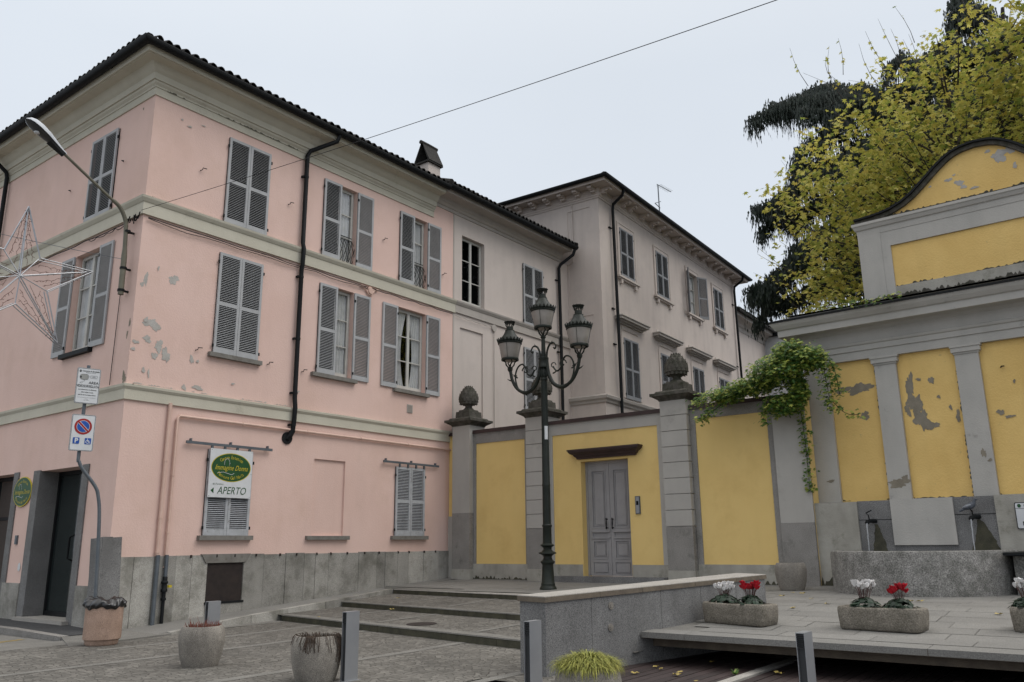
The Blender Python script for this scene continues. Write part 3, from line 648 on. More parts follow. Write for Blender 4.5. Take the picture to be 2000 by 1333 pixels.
m.poly(pa[0],pa[1],rdg[1],rdg[0]); m.poly(pa[1],pa[2],rdg[1]); m.poly(pa[2],pa[3],rdg[0],rdg[1]); m.poly(pa[3],pa[0],rdg[0])
for k in range(10): q=V(-.68+k*.1,.68-k*.1,15.16+k*.037); m.tube([q,V(-.58+k*.1,.58-k*.1,15.2+k*.037)],.1,6)
part('roof',m,tile,villa)
def bracket():
    m=MB()
    for a,b,c in ((.10,.50,(0,-.07)),(.10,.40,(-.07,-.13)),(.10,.26,(-.13,-.20))): m.box(-.09,.09,-b,-a,c[1],c[0])
    m.tube([(-.09,-.46,-.06),(.09,-.46,-.06)],.05,8); return m
bk=cached(('bracket',),bracket,villam)
BU=[-.02+.15,1.13,1.77,2.38,3.45,4.43,5.09,5.76,6.75,7.68,8.34,9.0,10.0,11.0,11.65,12.3,13.3,14.3]
def child_at(name,data,parent,fr,u,o,z,rot=0):
    M=WM[parent.name]; return link(name,data,parent,Vector(fr(u,o,z))-M.translation,fr.a+rot)
for u in BU: child_at('eaves_bracket',bk,villa,V,u,0,14.97)
for k in range(9): child_at('eaves_bracket',bk,villa,VL,-.12-.68*k,0,14.97)
for i,u in enumerate(UW):
    if i==2: wd=window(villa,V,u,11.84,1.16,2.06,R(152),R(152),sm=shutg,curtain='plain',label='villa window with its shutters open')
    else: wd=window(villa,V,u,11.84,1.16,2.06,sm=shutg)
    def arch():
        m=MB(); w,h=1.16,2.06
        for x0,x1,z0,z1,y in ((-w/2-.17,-w/2,0,h+.17,-.03),(w/2,w/2+.17,0,h+.17,-.03),(-w/2,w/2,h,h+.17,-.03),(-w/2-.2,-w/2-.14,0,h+.2,-.05),(w/2+.14,w/2+.2,0,h+.2,-.05),(-w/2-.14,w/2+.14,h+.15,h+.2,-.05)): m.box(x0,x1,y,.0,z0,z1)
        return m
    link('architrave',cached(('architrave',),arch,villam),wd)
    def vsill():
        m=MB(); m.box(-.92,.92,-.14,0,-.1,-.02); m.box(-.86,.86,-.09,0,-.16,-.1)
        for s_ in (-1,1): m.box(s_*.62-.07,s_*.62+.07,-.10,0,-.32,-.16)
        return m
    link('sill',cached(('vsill',),vsill,villam),wd)
for i,u in enumerate(UW):
    wd=window(villa,V,u,6.96,1.24,2.38,sm=shutg)
    def arch2():
        m=MB(); w,h=1.24,2.38
        for x0,x1,z0,z1,y in ((-w/2-.16,-w/2,-.0,h+.12,-.035),(w/2,w/2+.16,0,h+.12,-.035),(-w/2,w/2,h,h+.12,-.035)): m.box(x0,x1,y,0,z0,z1)
        m.box(-w/2-.1,w/2+.1,-.02,0,h+.12,h+.5)
        for k in range(13):
            x=-w/2+w*k/12; m.lathe([(.0,-.03),(.035,-.03),(.05,0),(.0,.02)],(x,-.02,h+.31),6)
        return m
    link('architrave',cached(('architrave2',),arch2,villam),wd)
    def hood():
        m=MB(); h=2.38
        for a,b,c,d in ((-1.0,1.0,.50,.56),(-1.1,1.1,.56,.62),(-1.2,1.2,.62,.72),(-1.24,1.24,.72,.76)): m.box(a,b,-(.1+(b-1.0)*1.0),0,h+c,h+d)
        m.hexa([(-1.0,-.1,h+.76),(1.0,-.1,h+.76),(1.0,0,h+.76),(-1.0,0,h+.76)],[(-.85,-.02,h+.95),(.85,-.02,h+.95),(.85,0,h+.95),(-.85,0,h+.95)])
        return m
    link('hood_mould',cached(('hood',),hood,trimb),wd)
sc_=[(-.01,6.6),(.05,6.6),(.07,6.68),(.14,6.74),(.16,6.84),(-.01,6.92)]
part('string_course',MB().sweep(sc_,around2()),trimb,villa)
for u,nm in ((.95,0),(14.4,1)):
    dp=pipe_part('downpipe',[V(u-.12,.7,15.1),V(u-.1,.62,14.85),V(u-.02,.16,14.6),V(u,.12,14.4),V(u,.16,9.2),V(u,.16,.6)],.06,darkm,villa)
    m=MB()
    for z in (13.6,10.3,8.9): V.box(m,u-.22,u,0,.06,z,z+.04); 
    part('pipe_clip',m,darkm,dp)
pipe_part('wall_conduit',[VL(-1.18,.03,14.6),VL(-1.18,.03,12.2),VL(-1.5,.03,12.1)],.02,villam,villa,6)
# antenna
an=thing('roof_antenna','thin television antenna standing on the villa roof edge against the sky','antenna',(32.33,15.9,15.3))
part('mast',MB().tube([(32.33,15.9,15.2),(32.30,15.9,17.65)],.03,6),galv,an)
m=MB().tube([(32.2,15.9,17.66),(33.65,15.9,17.78)],.016,5)
for k in range(9): m.tube([(32.4+k*.14,15.75,17.68+k*.011),(32.4+k*.14,16.05,17.68+k*.011)],.006,4)
part('aerial',m,galv,an); m=MB(); m.tube([(31.9,15.9,16.62),(32.4,15.9,16.55)],.02,5); m.tube([(31.9,15.9,16.62),(31.9,15.6,16.62)],.015,4); part('aerial',m,galv,an)
# ================================================================== FAR HOUSES
far=thing('far_house','pale gray house with overhanging cornice at the end of the villa, partly behind the cedar','house',V(14.6,-.5,0))
m=MB(); wall(m,V,14.62,20.9,0,13.1,o=-.5); a=V(20.9,-.5,0); b=V(20.9,-9,0); m.poly(a,b,(b[0],b[1],13.1),(a[0],a[1],13.1)); part('wall',m,beige,far)
part('cornice',MB().sweep([(-.01,12.75),(.03,12.75),(.03,12.95),(.12,13.02),(.14,13.12),(.3,13.2),(.55,13.22),(.58,13.4),(-.01,13.42)],[(*V(14.62,-.5,0)[:2],*V.N[:2]),(*V(20.9,-.5,0)[:2],V.N.x+V.U.x,V.N.y+V.U.y),(*V(20.9,-9,0)[:2],*V.U[:2])]),trimb,far)
m=MB(); m.poly(V(14.62,.15,13.44),V(21.6,.15,13.44),V(17.5,-4.5,15.2),V(14.62,-4.5,15.2)); m.poly(V(21.6,.15,13.44),V(21.6,-9,13.44),V(17.5,-4.5,15.2)); m.tube([V(14.62,.2,13.42),V(21.65,.2,13.42)],.08,8)
tiles_along(m,V,14.7,21.5,.2,13.46,.37,1.4); part('roof',m,tile,far)
f2=thing('white_outbuilding','small white building glimpsed in the gap between the far house and the fountain cornice','house',(48,15,0))
part('wall',MB().box(46.5,53,13,17.6,0,13.2),signw,f2); part('roof',MB().box(46.3,53.2,12.8,17.8,13.2,13.4),darkm,f2)
# ================================================================== GARDEN WALL with gate
gw=thing('garden_wall','yellow panelled garden wall with gray borders, gate and tall stone piers topped by stone pine cones','wall',(18.85,11.5,.6))
GZ=.45
m=MB(); wall(m,G,0,4.69,GZ,4.87); wall(m,G,6.13,10.75,GZ,4.87); wall(m,G,4.69,6.13,3.73,4.87)
G.box(m,-.01,10.75,-.4,-.35,GZ,4.87) if False else None
wall(m,G,0,4.69,GZ,4.87,o=-.4); wall(m,G,6.13,10.75,GZ,4.87,o=-.4); wall(m,G,4.69,6.13,3.73,4.87,o=-.4)
m.poly(G(4.69,0,GZ),G(4.69,-.4,GZ),G(4.69,-.4,3.73),G(4.69,0,3.73)); m.poly(G(6.13,0,GZ),G(6.13,-.4,GZ),G(6.13,-.4,3.73),G(6.13,0,3.73)); m.poly(G(4.69,0,3.73),G(6.13,0,3.73),G(6.13,-.4,3.73),G(4.69,-.4,3.73)); m.poly(G(10.75,0,GZ),G(10.75,-.4,GZ),G(10.75,-.4,4.87),G(10.75,0,4.87))
part('panel_wall',m,yellow,gw)
def gb(name,mt,*bx):
    for b in bx:
        m=MB(); G.box(m,*b); part(name,m,mt,gw)
e=.025
gb('base_band',mossy,(.98,3.02,-.01,e+.02,GZ,1.07),(3.7,4.67,-.01,e,GZ+.25,1.07),(6.15,7.2,-.01,e,GZ+.25,1.07),(7.93,9.98,-.01,e+.02,GZ,1.09))
gb('top_band',graniteb,(.98,3.02,-.01,e,4.50,4.84),(7.93,10.0,-.01,e,4.55,4.82))
gb('top_band',grayp,(3.7,7.2,-.01,e,4.50,4.84),(10.0,10.75,-.01,e-.004,4.6,4.82))
gb('side_band',graniteb,(.98,1.07,-.01,e,1.07,4.50),(2.85,3.02,-.01,e,1.07,4.50),(7.93,8.07,-.01,e,1.09,4.55),(9.87,10.0,-.01,e,1.09,4.55))
gb('side_band',grayp,(3.7,3.80,-.01,e,1.07,4.50),(7.02,7.2,-.01,e,1.07,4.50))
gb('end_pillar',grayp,(10.0,10.75,-.01,e+.03,2.0,4.6)); gb('end_pillar_base',graniteb,(10.0,10.75,-.01,e+.05,GZ,2.0))
gb('corner_block',grayp,(.0,.3,-.01,.03,GZ,2.42))
for a,b in ((0,3.0),(3.7,7.2),(7.93,10.75)):
    m=MB(); G.box(m,a,b,-.45,.07,4.84,4.90); G.box(m,a,b,.06,.075,4.80,4.84); part('metal_coping',m,brownm,gw)
gb('gate_step',granite,(3.95,7.19,.0,.36,.4,.78))
def pier(a,b,joints,zbase):
    pr=MB(); G.box(pr,a,b,-.5,.2,.95 if joints else .92,zbase); base=part('pier_base_block',pr,graniteb,gw)
    m=MB(); G.box(m,a-.01,b+.01,-.5,.21,.3,.95 if joints else .92); part('pier_foot',m,mossy,gw)
    m=MB(); z=zbase; top=5.05
    if joints:
        n=8; st=(top-z)/n
        for k in range(n):
            G.box(m,a+.035,b-.035,-.49,.165,z+k*st,z+k*st+.018); G.box(m,a,b,-.5,.2,z+k*st+.018,z+(k+1)*st)
    else: G.box(m,a,b,-.5,.2,z,top)
    sh=part('pier_shaft',m,grayp,gw)
    m=MB(); c=(a+b)/2; h=(b-a)/2
    def ring(o0,o1,z0,z1): G_=[G(c-h-o0,.2+o0,z0),G(c+h+o0,.2+o0,z0),G(c+h+o0,-.5-o0,z0),G(c-h-o0,-.5-o0,z0)]; H_=[G(c-h-o1,.2+o1,z1),G(c+h+o1,.2+o1,z1),G(c+h+o1,-.5-o1,z1),G(c-h-o1,-.5-o1,z1)]; m.hexa(G_,H_)
    ring(.01,.04,5.05,5.10); ring(.05,.16,5.10,5.17); ring(.18,.18,5.17,5.24); ring(.10,.06,5.24,5.30)
    cap=part('pier_cap',m,pine,gw)
    m=MB(); ring(-.06,-.07,5.30,5.5); ring(-.12,-.14,5.5,5.56); part('pier_block',m,pine,gw)
    cx,cy,_=G(c,-.15,0)
    m=MB(); m.lathe([(.19,5.54),(.17,5.58),(.11,5.64),(.10,5.68),(.16,5.72)],(cx,cy,0),16)
    n0=16; prof=[(.12,5.70),(.20,5.73),(.265,5.80),(.29,5.88),(.285,5.97),(.255,6.07),(.205,6.16),(.14,6.24),(.07,6.30),(.0,6.33)]
    m.lathe(prof,(cx,cy,0),24)
    # overlapping scales
    for row in range(7):
        z=5.76+row*.078; r=[.255,.285,.288,.272,.235,.18,.115][row]; n=14 if row<4 else 10
        for k in range(n):
            t=2*math.pi*(k+.5*(row%2))/n; w_=.55*2*math.pi/n
            p=lambda dt,dr,dz:(cx+(r+dr)*math.cos(t+dt),cy+(r+dr)*math.sin(t+dt),z+dz)
            m.add([p(-w_,-.012,-.01),p(0,.022,-.035),p(w_,-.012,-.01),p(w_*.7,-.0,.05),p(0,.012,.085),p(-w_*.7,-.0,.05)],[(0,1,4,5),(1,2,3,4)])
    part('pine_cone_finial',m,pine,gw,'full')
pier(.30,.97,False,2.5); pier(3.02,3.70,True,2.0); pier(7.22,7.92,True,1.97)
# hood over the gate
m=MB(); m.sweep([(0,3.79),(.07,3.79),(.08,3.83),(.12,3.86),(.14,3.90),(.20,3.93),(.24,3.97),(.24,4.0),(.26,4.0),(.26,4.04),(0,4.06)],G.path([(4.68,-.0,-1,0),(4.68,0,-1,1),(6.32,0,1,1),(6.32,-.0,1,0)]))
part('gate_hood',m,brownm,gw)
gd=part('gate_frame',(lambda m:(G.box(m,4.69,4.75,-.3,-.22,.78,3.73),G.box(m,6.07,6.13,-.3,-.22,.78,3.73),G.box(m,4.75,6.07,-.3,-.22,3.66,3.73),m)[-1])(MB()),doorp,gw)
for s_,a,b in ((-1,4.755,5.405),(1,5.415,6.065)):
    m=MB(); G.box(m,a,b,-.29,-.26,.79,3.66)
    def frame(u0,u1,z0,z1,w_,o0,o1):
        for x0,x1,y0,y1 in ((u0,u0+w_,z0,z1),(u1-w_,u1,z0,z1),(u0+w_,u1-w_,z0,z0+w_),(u0+w_,u1-w_,z1-w_,z1)): G.box(m,x0,x1,o0,o1,y0,y1)
    st=.10
    for z0,z1 in ((.79,.84),(1.12,1.20),(1.68,1.74),(1.9,1.98),(3.5,3.66)): G.box(m,a+st,b-st,-.26,-.235,z0,z1)
    for x0,x1 in ((a,a+st),(b-st,b)): G.box(m,x0,x1,-.26,-.235,.79,3.66)
    for z0,z1 in ((1.98,3.5),(1.20,1.68)):
        frame(a+st,b-st,z0,z1,.03,-.26,-.225); frame(a+st+.06,b-st-.06,z0+.07,z1-.07,.018,-.26,-.243); G.box(m,a+st+.09,b-st-.09,-.26,-.245,z0+.1,z1-.1)
    for z in (1.72,1.88): G.box(m,a+.08,b-.02 if s_<0 else b-.02,-.235,-.205,z,z+.035)
    G.box(m,a+st+.03,b-st-.03,-.26,-.24,.87,1.09)
    lf=part('gate_leaf',m,doorp,gw)
    u=5.32 if s_<0 else 5.50
    m=MB().tube([G(u,-.16,1.98),G(u,-.155,2.1),G(u,-.16,2.22)],[.012,.02,.012],8)
    for z in (1.99,2.21): m.tube([G(u,-.235,z),G(u,-.15,z)],.012,6); m.lathe([(0,-.04),(.018,-.02),(.018,.02),(0,.04)],G(u,-.155,z),8)
    part('handle',m,black,lf)
m=MB(); G.box(m,6.31,6.44,0,.04,2.31,2.75); ic=part('intercom',m,galv,gw)
m=MB(); G.box(m,6.33,6.42,.04,.045,2.33,2.73); part('intercom_plate',m,alu,ic)
m=MB(); G.box(m,6.345,6.405,.045,.05,2.53,2.63); part('intercom_lens',m,black,ic)
# ================================================================== FOUNTAIN WALL
fw=thing('fountain_wall','old yellow and gray fountain facade with pilasters, heavy cornice and a curved gable','monument',Q(4.57,-.3,.6))
UE=9.14
def qb(name,mt,*bx,smooth=False):
    for b in bx:
        m=MB(); Q.box(m,*b); part(name,m,mt,fw)
m=MB(); wall(m,Q,.41,UE-.41,2.3,5.62,o=-.5); 
m.poly(Q(.415,-.5,2.3),Q(.415,-2.2,2.3),Q(.415,-2.2,5.62),Q(.415,-.5,5.62)); m.poly(Q(UE-.415,-.5,2.3),Q(UE-.415,-2.2,2.3),Q(UE-.415,-2.2,5.62),Q(UE-.415,-.5,5.62)); m.poly(Q(.41,-2.2,2.3),Q(UE-.41,-2.2,2.3),Q(UE-.41,-2.2,5.62),Q(.41,-2.2,5.62))
part('yellow_wall',m,yellow2,fw)
for a,b,cp in ((.44,.98,0),(2.0,2.45,1),(3.62,4.07,1),(5.07,5.52,1),(6.69,7.14,1),(8.16,8.70,0)):
    m=MB(); Q.box(m,a,b,-.51,-.4,2.41,5.38 if cp else 5.57)
    p_=part('pilaster',m,grayf,fw)
    if cp:
        m=MB(); Q.box(m,a-.02,b+.02,-.5,-.38,5.38,5.42); Q.box(m,a-.05,b+.05,-.5,-.35,5.42,5.52); Q.box(m,a-.07,b+.07,-.5,-.33,5.52,5.57); part('capital',m,grayf,p_)
# podium blocks
for a,b,mt,o,z0,z1 in ((0,1.42,mossy,0,.4,2.41),(1.42,2.10,granite,-.05,.4,2.42),(2.10,3.29,grayf,-.0,1.5,2.43),(2.10,3.29,granite,-.06,.4,1.5),(3.29,4.03,granite,-.05,.4,2.43),(4.03,UE,mossy,0,.4,2.44)):
    m=MB(); Q.box(m,a,b,-.7,o,z0,z1); part('podium_block',m,mt,fw)
m=MB().hexa([Q(0,0,2.41),Q(.44,0,2.412),Q(.44,-.7,2.41),Q(0,-.7,2.41)],[Q(.02,-.42,2.42),Q(.44,-.4,2.45),Q(.44,-.7,2.78),Q(.30,-.7,2.78)]); part('sloped_shoulder',m,mossy,fw)
m=MB(); Q.box(m,1.42,2.1,-.049,-.044,2.02,2.03); Q.box(m,3.29,4.03,-.049,-.044,2.08,2.09); part('podium_joint',m,black,fw)
# entablature
ent=[(-.2,5.57),(0,5.57),(0,5.76),(.03,5.765),(.03,5.88),(.06,5.90),(.08,5.95),(.02,5.97),(.02,6.2),(.06,6.24),(.10,6.27),(.38,6.28),(.38,6.27),(.40,6.27),(.40,6.42),(.44,6.44),(.50,6.52),(.53,6.58),(.53,6.62),(-.2,6.86)]
part('entablature',MB().sweep(ent,Q.path([(.44,-2.2,-1,0),(.44,-.4,-1,1),(UE-.44,-.4,1,1),(UE-.44,-2.2,1,0)])),grayf,fw)
m=MB().sweep([(.54,6.60),(.56,6.60),(.56,6.645),(.0,6.82),(.0,6.79)],Q.path([(.44,-2.2,-1,0),(.44,-.4,-1,1),(UE-.44,-.4,1,1),(UE-.44,-2.2,1,0)])); part('lead_flashing',m,darkm,fw)
m=MB(); m.poly(Q(.2,-.2,6.8),Q(UE-.2,-.2,6.8),Q(UE-.2,-2.2,7.0),Q(.2,-2.2,7.0)); part('entablature_roof',m,darkm,fw)
# attic
A0,A1=1.97,7.17; ac=4.57
m=MB(); Q.box(m,A0+.01,A1-.01,-.95,-.45,6.7,8.6); part('attic_wall',m,yellow2,fw)
qb('attic_pillar',grayf,(A0,2.46,-1.0,-.4,6.8,8.42),(A1-.49,A1,-1.0,-.4,6.8,8.42))
qb('attic_band',grayf,(2.46,2.65,-.5,-.41,6.8,8.42),(A1-.68,A1-.49,-.5,-.41,6.8,8.42),(2.65,A1-.68,-.5,-.41,8.07,8.42)); qb('attic_base_band',mossy,(2.65,A1-.68,-.5,-.41,6.8,7.1))
part('attic_cornice',MB().sweep([(-.1,8.42),(0,8.42),(.01,8.55),(.04,8.57),(.07,8.64),(.09,8.66),(.09,8.72),(-.1,8.78)],Q.path([(A0,-1.0,-1,0),(A0,-.4,-1,1),(A1,-.4,1,1),(A1,-1,1,0)])),grayf,fw)
qb('cornice_grime',pine,(A0-.08,A1+.08,-.9,-.325,8.722,8.745))
cv=[(1.93,8.82),(2.30,8.84),(2.55,8.87),(2.76,8.92),(3.0,9.02),(3.22,9.16),(3.42,9.33),(3.6,9.49),(3.78,9.65),(3.95,9.78),(4.12,9.88),(4.3,9.94),(4.57,9.97)]
cv=cv+[(2*ac-u,z) for u,z in cv[-2::-1]]
m=MB(); n=len(cv)
for o in (-.5,-.85): m.poly(*([Q(u,o,z) for u,z in cv]+[Q(A1,o,8.7),Q(A0,o,8.7)]))
part('gable_wall',m,yellow2,fw)
m=MB(); m2=MB()
for mm_,o0,o1,d0,d1 in ((m,-.36,-.92,.0,.045),(m2,-.42,-.9,-.09,.0)):
    vs=[]
    for i,(u,z) in enumerate(cv):
        a_=cv[max(i-1,0)]; b_=cv[min(i+1,n-1)]; tx,tz=b_[0]-a_[0],b_[1]-a_[1]; l=math.hypot(tx,tz); nx,nz_=-tz/l,tx/l
        vs+=[Q(u+nx*d0,o0,z+nz_*d0),Q(u+nx*d1,o0,z+nz_*d1),Q(u+nx*d1,o1,z+nz_*d1),Q(u+nx*d0,o1,z+nz_*d0)]
    mm_.add(vs,[(i*4+k,i*4+(k+1)%4,i*4+4+(k+1)%4,i*4+4+k) for i in range(n-1) for k in range(4)]+[(0,1,2,3),(4*n-4,4*n-3,4*n-2,4*n-1)])
part('gable_coping',m,darkm,fw); part('gable_moulding',m2,pine,fw)
# bare patches, stains
def qpatch(mt,o,lst,sd0,jag=.35):
    m=MB()
    for i,(u,z,a,b) in enumerate(lst): n=len(m.v); blob(m,u,z,a,b,0,sd0+i,30,jag); m.v[n:]=[Q(x,o+.003+.0007*i,zz) for x,_,zz in m.v[n:]]
    part('bare_render_patch',m,mt,fw)
qpatch(plaster_bare2,-.5,[(1.24,4.94,.17,.07),(1.62,4.93,.24,.12),(1.66,4.3,.11,.08),(2.66,4.85,.07,.28),(2.72,4.45,.13,.25),(2.82,4.1,.14,.22),(3.02,3.95,.12,.07),(2.56,4.35,.05,.15),(3.1,4.92,.05,.08),(2.85,4.97,.05,.03),(3.2,4.55,.03,.04),(3.4,4.3,.03,.05),(4.3,4.1,.06,.06),(4.45,4.0,.08,.03),(4.75,3.9,.04,.1),(4.62,4.7,.02,.04),(3.52,4.1,.04,.12)],200)
qpatch(plaster_bare2,-.4,[(2.22,2.78,.22,.08),(2.36,2.86,.08,.07),(3.9,3.3,.04,.09),(4.0,3.15,.04,.03),(.8,2.9,.08,.03)],240)
qpatch(plaster_bare,-.5,[(3.98,9.30,.07,.04),(4.18,9.17,.08,.07),(4.25,9.06,.05,.05),(5.0,9.55,.15,.12),(5.2,9.62,.1,.07),(4.8,9.72,.06,.03),(3.6,9.25,.03,.02),(4.45,8.98,.07,.03),(5.25,9.25,.04,.06),(4.1,9.38,.03,.02)],260)
m=MB(); m.tube([Q(4.42,-.5,5.02),Q(4.45,-.42,5.02),Q(4.5,-.42,5.02)],.014,5); part('old_bracket',m,rust,fw)
# wet stains under the spouts (dark mossy fans on the granite)
for u,z,w_ in ((1.76,1.93,.16),(3.70,1.98,.30)):
    m=MB(); rnd=random.Random(int(u*10)); L_=[];R_=[]
    for k in range(13):
        f_=k/12; zz=z-(z-1.36)*f_; L_.append(Q(u-.03-w_*.55*f_**1.6+rnd.uniform(-.015,.015),-.043,zz)); R_.append(Q(u+.03+w_*(f_**.7)+rnd.uniform(-.015,.015),-.043,zz))
    m.poly(*(L_+R_[::-1])); part('moss_stain',m,stepedge,fw)
for u,z in ((1.70,2.0),(3.66,2.03)):
    m=MB().tube([Q(u+.06,-.05,z),Q(u,.1,z),Q(u-.03,.22,z-.02),Q(u-.035,.24,z-.05)],[.045,.04,.04,.042],10); m.lathe([(.0,0),(.06,.0),(.06,.02),(0,.03)],Q(u+.04,-.03,z-.01),8)
    m.tube([Q(u-.01,.14,z+.03),Q(u-.02,.15,z+.12),Q(u-.06,.16,z+.16),Q(u+.05,.12,z+.22)],.013,6)
    part('spout',m,darkm,fw,True)
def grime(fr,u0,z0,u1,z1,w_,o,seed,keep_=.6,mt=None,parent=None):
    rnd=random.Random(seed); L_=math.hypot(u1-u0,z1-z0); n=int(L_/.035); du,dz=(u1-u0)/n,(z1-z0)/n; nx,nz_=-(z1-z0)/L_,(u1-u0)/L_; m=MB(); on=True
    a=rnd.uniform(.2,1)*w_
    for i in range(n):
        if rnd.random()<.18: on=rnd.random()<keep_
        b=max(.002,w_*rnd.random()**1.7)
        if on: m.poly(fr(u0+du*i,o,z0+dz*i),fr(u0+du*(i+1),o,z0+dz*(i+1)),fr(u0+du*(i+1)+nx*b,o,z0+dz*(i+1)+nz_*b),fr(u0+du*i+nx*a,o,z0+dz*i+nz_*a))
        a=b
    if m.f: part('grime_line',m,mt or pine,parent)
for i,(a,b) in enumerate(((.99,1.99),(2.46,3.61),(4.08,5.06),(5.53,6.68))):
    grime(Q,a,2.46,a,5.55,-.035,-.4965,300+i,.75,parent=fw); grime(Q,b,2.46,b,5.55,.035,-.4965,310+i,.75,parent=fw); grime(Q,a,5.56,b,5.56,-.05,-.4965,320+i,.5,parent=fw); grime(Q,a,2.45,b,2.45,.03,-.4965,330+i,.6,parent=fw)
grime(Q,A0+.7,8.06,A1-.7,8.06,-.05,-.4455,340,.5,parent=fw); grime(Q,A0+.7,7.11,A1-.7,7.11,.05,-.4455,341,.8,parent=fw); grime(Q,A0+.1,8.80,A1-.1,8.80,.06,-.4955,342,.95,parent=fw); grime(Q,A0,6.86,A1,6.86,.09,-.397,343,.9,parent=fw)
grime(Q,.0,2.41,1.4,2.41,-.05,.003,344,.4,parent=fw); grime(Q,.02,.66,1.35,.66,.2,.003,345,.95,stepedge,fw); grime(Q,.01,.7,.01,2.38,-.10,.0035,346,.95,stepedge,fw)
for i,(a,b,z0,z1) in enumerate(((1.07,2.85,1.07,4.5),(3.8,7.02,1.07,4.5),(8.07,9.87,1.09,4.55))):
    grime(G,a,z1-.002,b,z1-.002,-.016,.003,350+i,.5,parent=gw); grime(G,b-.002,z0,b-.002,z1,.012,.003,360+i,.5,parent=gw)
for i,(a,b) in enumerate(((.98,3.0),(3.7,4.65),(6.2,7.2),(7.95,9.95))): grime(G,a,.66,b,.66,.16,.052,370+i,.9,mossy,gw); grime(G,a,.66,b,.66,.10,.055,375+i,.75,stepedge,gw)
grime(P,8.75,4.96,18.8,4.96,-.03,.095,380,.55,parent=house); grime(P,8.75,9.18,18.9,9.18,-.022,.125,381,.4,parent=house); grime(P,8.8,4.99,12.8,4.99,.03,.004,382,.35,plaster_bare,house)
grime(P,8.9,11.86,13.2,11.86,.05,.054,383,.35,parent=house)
# information plate at the right
isg=thing('fountain_sign','white framed notice plate fixed on the fountain podium at the right edge','sign',Q(4.36,.01,1.78))
isg.rotation_euler=(0,0,Q.a); WM[isg.name]=Matrix.Translation(Vector(Q(4.36,.01,1.78)))@Matrix.Rotation(Q.a,4,'Z')
m=MB(); plate(m,roundrect(0,.75,0,.50,.03),0,-.02); part('sign_frame',m,signk,isg,world=False)
m=MB(); plate(m,roundrect(.015,.735,.015,.485,.025),-.02,-.024); part('sign_face',m,signw,isg,world=False)
m=MB(); m.box(.015,.735,-.026,-.0245,.38,.386); put_text(m,'C',.075,.18,.435,-.026); put_text(m,'N',.10,.14,.10,-.026,bold=.004); part('lettering',m,signk,isg,world=False)
m=MB(); disc(m,.08,.435,.035,.04,-.0255,6); part('emblem',m,signg,isg,world=False)
# water jets + basin
wtr=MB()
for u,z in ((1.665,1.95),(3.625,1.98)):
    wtr.tube([Q(u+random.uniform(-.004,.004),.24+.05*math.sqrt(k/10),z-(z-1.37)*k/10) for k in range(11)],[.013-.0005*k+.002*(k%2) for k in range(11)],6)
struct('water',wtr,mat('falling_water',(.45,.46,.47),(.3,.31,.32),60,.2),True)
bs=thing('stone_basin','big rounded gray granite fountain basin full of water below the two spouts','basin',(17.9,3.9,.62))
def basin_pts(r): return [(18.15+ (2.12-1.7+r)*-math.cos(t)*1.0,3.72-math.sin(t)*r*1.0) for t in [R(-90+180*k/36) for k in range(37)]]
def ring_mesh(ro,ri,z0,z1,zi):
    m=MB(); o=basin_pts(ro); ob=basin_pts(ro+.02); i_=basin_pts(ri); n=len(o)
    prof=[(ob,z0),(ob,z1-.06),(o,z1-.015),(basin_pts(ro-.03),z1),(basin_pts(ri+.02),z1),(i_,z1-.03),(i_,zi)]
    vs=[(x,y,z) for pts,z in prof for x,y in pts]
    m.add(vs,[(r*n+k,r*n+k+1,(r+1)*n+k+1,(r+1)*n+k) for r in range(len(prof)-1) for k in range(n-1)])
    for k in (0,n-1): m.poly(*[vs[r*n+k] for r in range(len(prof))])
    return m
part('basin_shell',ring_mesh(1.63,1.47,.3,1.41,1.0),basinm,bs,True)
m=MB(); m.poly(*[(x,y,1.34) for x,y in basin_pts(1.48)],(18.9,5.3,1.34),(18.9,2.1,1.34)); part('basin_water',m,watermat,bs)
b2=thing('side_basin','lower granite trough with a dark slab shelf at the right edge beside the round basin','basin',(17.8,1.2,.6))
m=MB(); m.box(17.25,18.85,-1.4,2.08,.4,1.30); part('trough',m,basinm,b2)
m=MB(); m.box(17.0,18.85,-1.5,2.2,1.32,1.37); part('dark_shelf',m,darkm,b2)
# pigeon on the right spout
pg=thing('pigeon','gray pigeon perched on the right fountain spout facing right','pigeon',Q(3.62,.13,2.18),Q.a)
m=MB(); n0=0
body=[(-.17,0,-.01),(-.12,0,.01),(-.06,0,.035),(0,0,.055),(.05,0,.085),(.075,0,.125),(.085,0,.165),(.11,0,.19),(.145,0,.185)]
m.tube(body,[.006,.028,.052,.064,.058,.036,.028,.032,.005],12); part('body',m,pigm,pg,True,False)
m=MB()
for s_ in (-1,1): m.tube([(-.13,s_*.045,.03),(-.05,s_*.062,.055),(.03,s_*.05,.08)],[.012,.03,.012],8)
part('wings',m,pigl,pg,True,False)
m=MB(); m.tube([(-.09,.0,.012),(-.2,0,-.035)],[.03,.022],6); part('tail',m,pigm,pg,True,False)
m=MB()
for s_ in (-1,1): m.tube([(.0,s_*.02,.01),(.005,s_*.02,-.045)],.005,5); m.tube([(.005,s_*.02,-.045),(.035,s_*.02,-.045)],.005,5)
part('leg',m,redwire,pg,True,False)
m=MB().tube([(.14,0,.185),(.168,0,.178)],[.007,.001],6); part('beak',m,signk,pg,True,False)
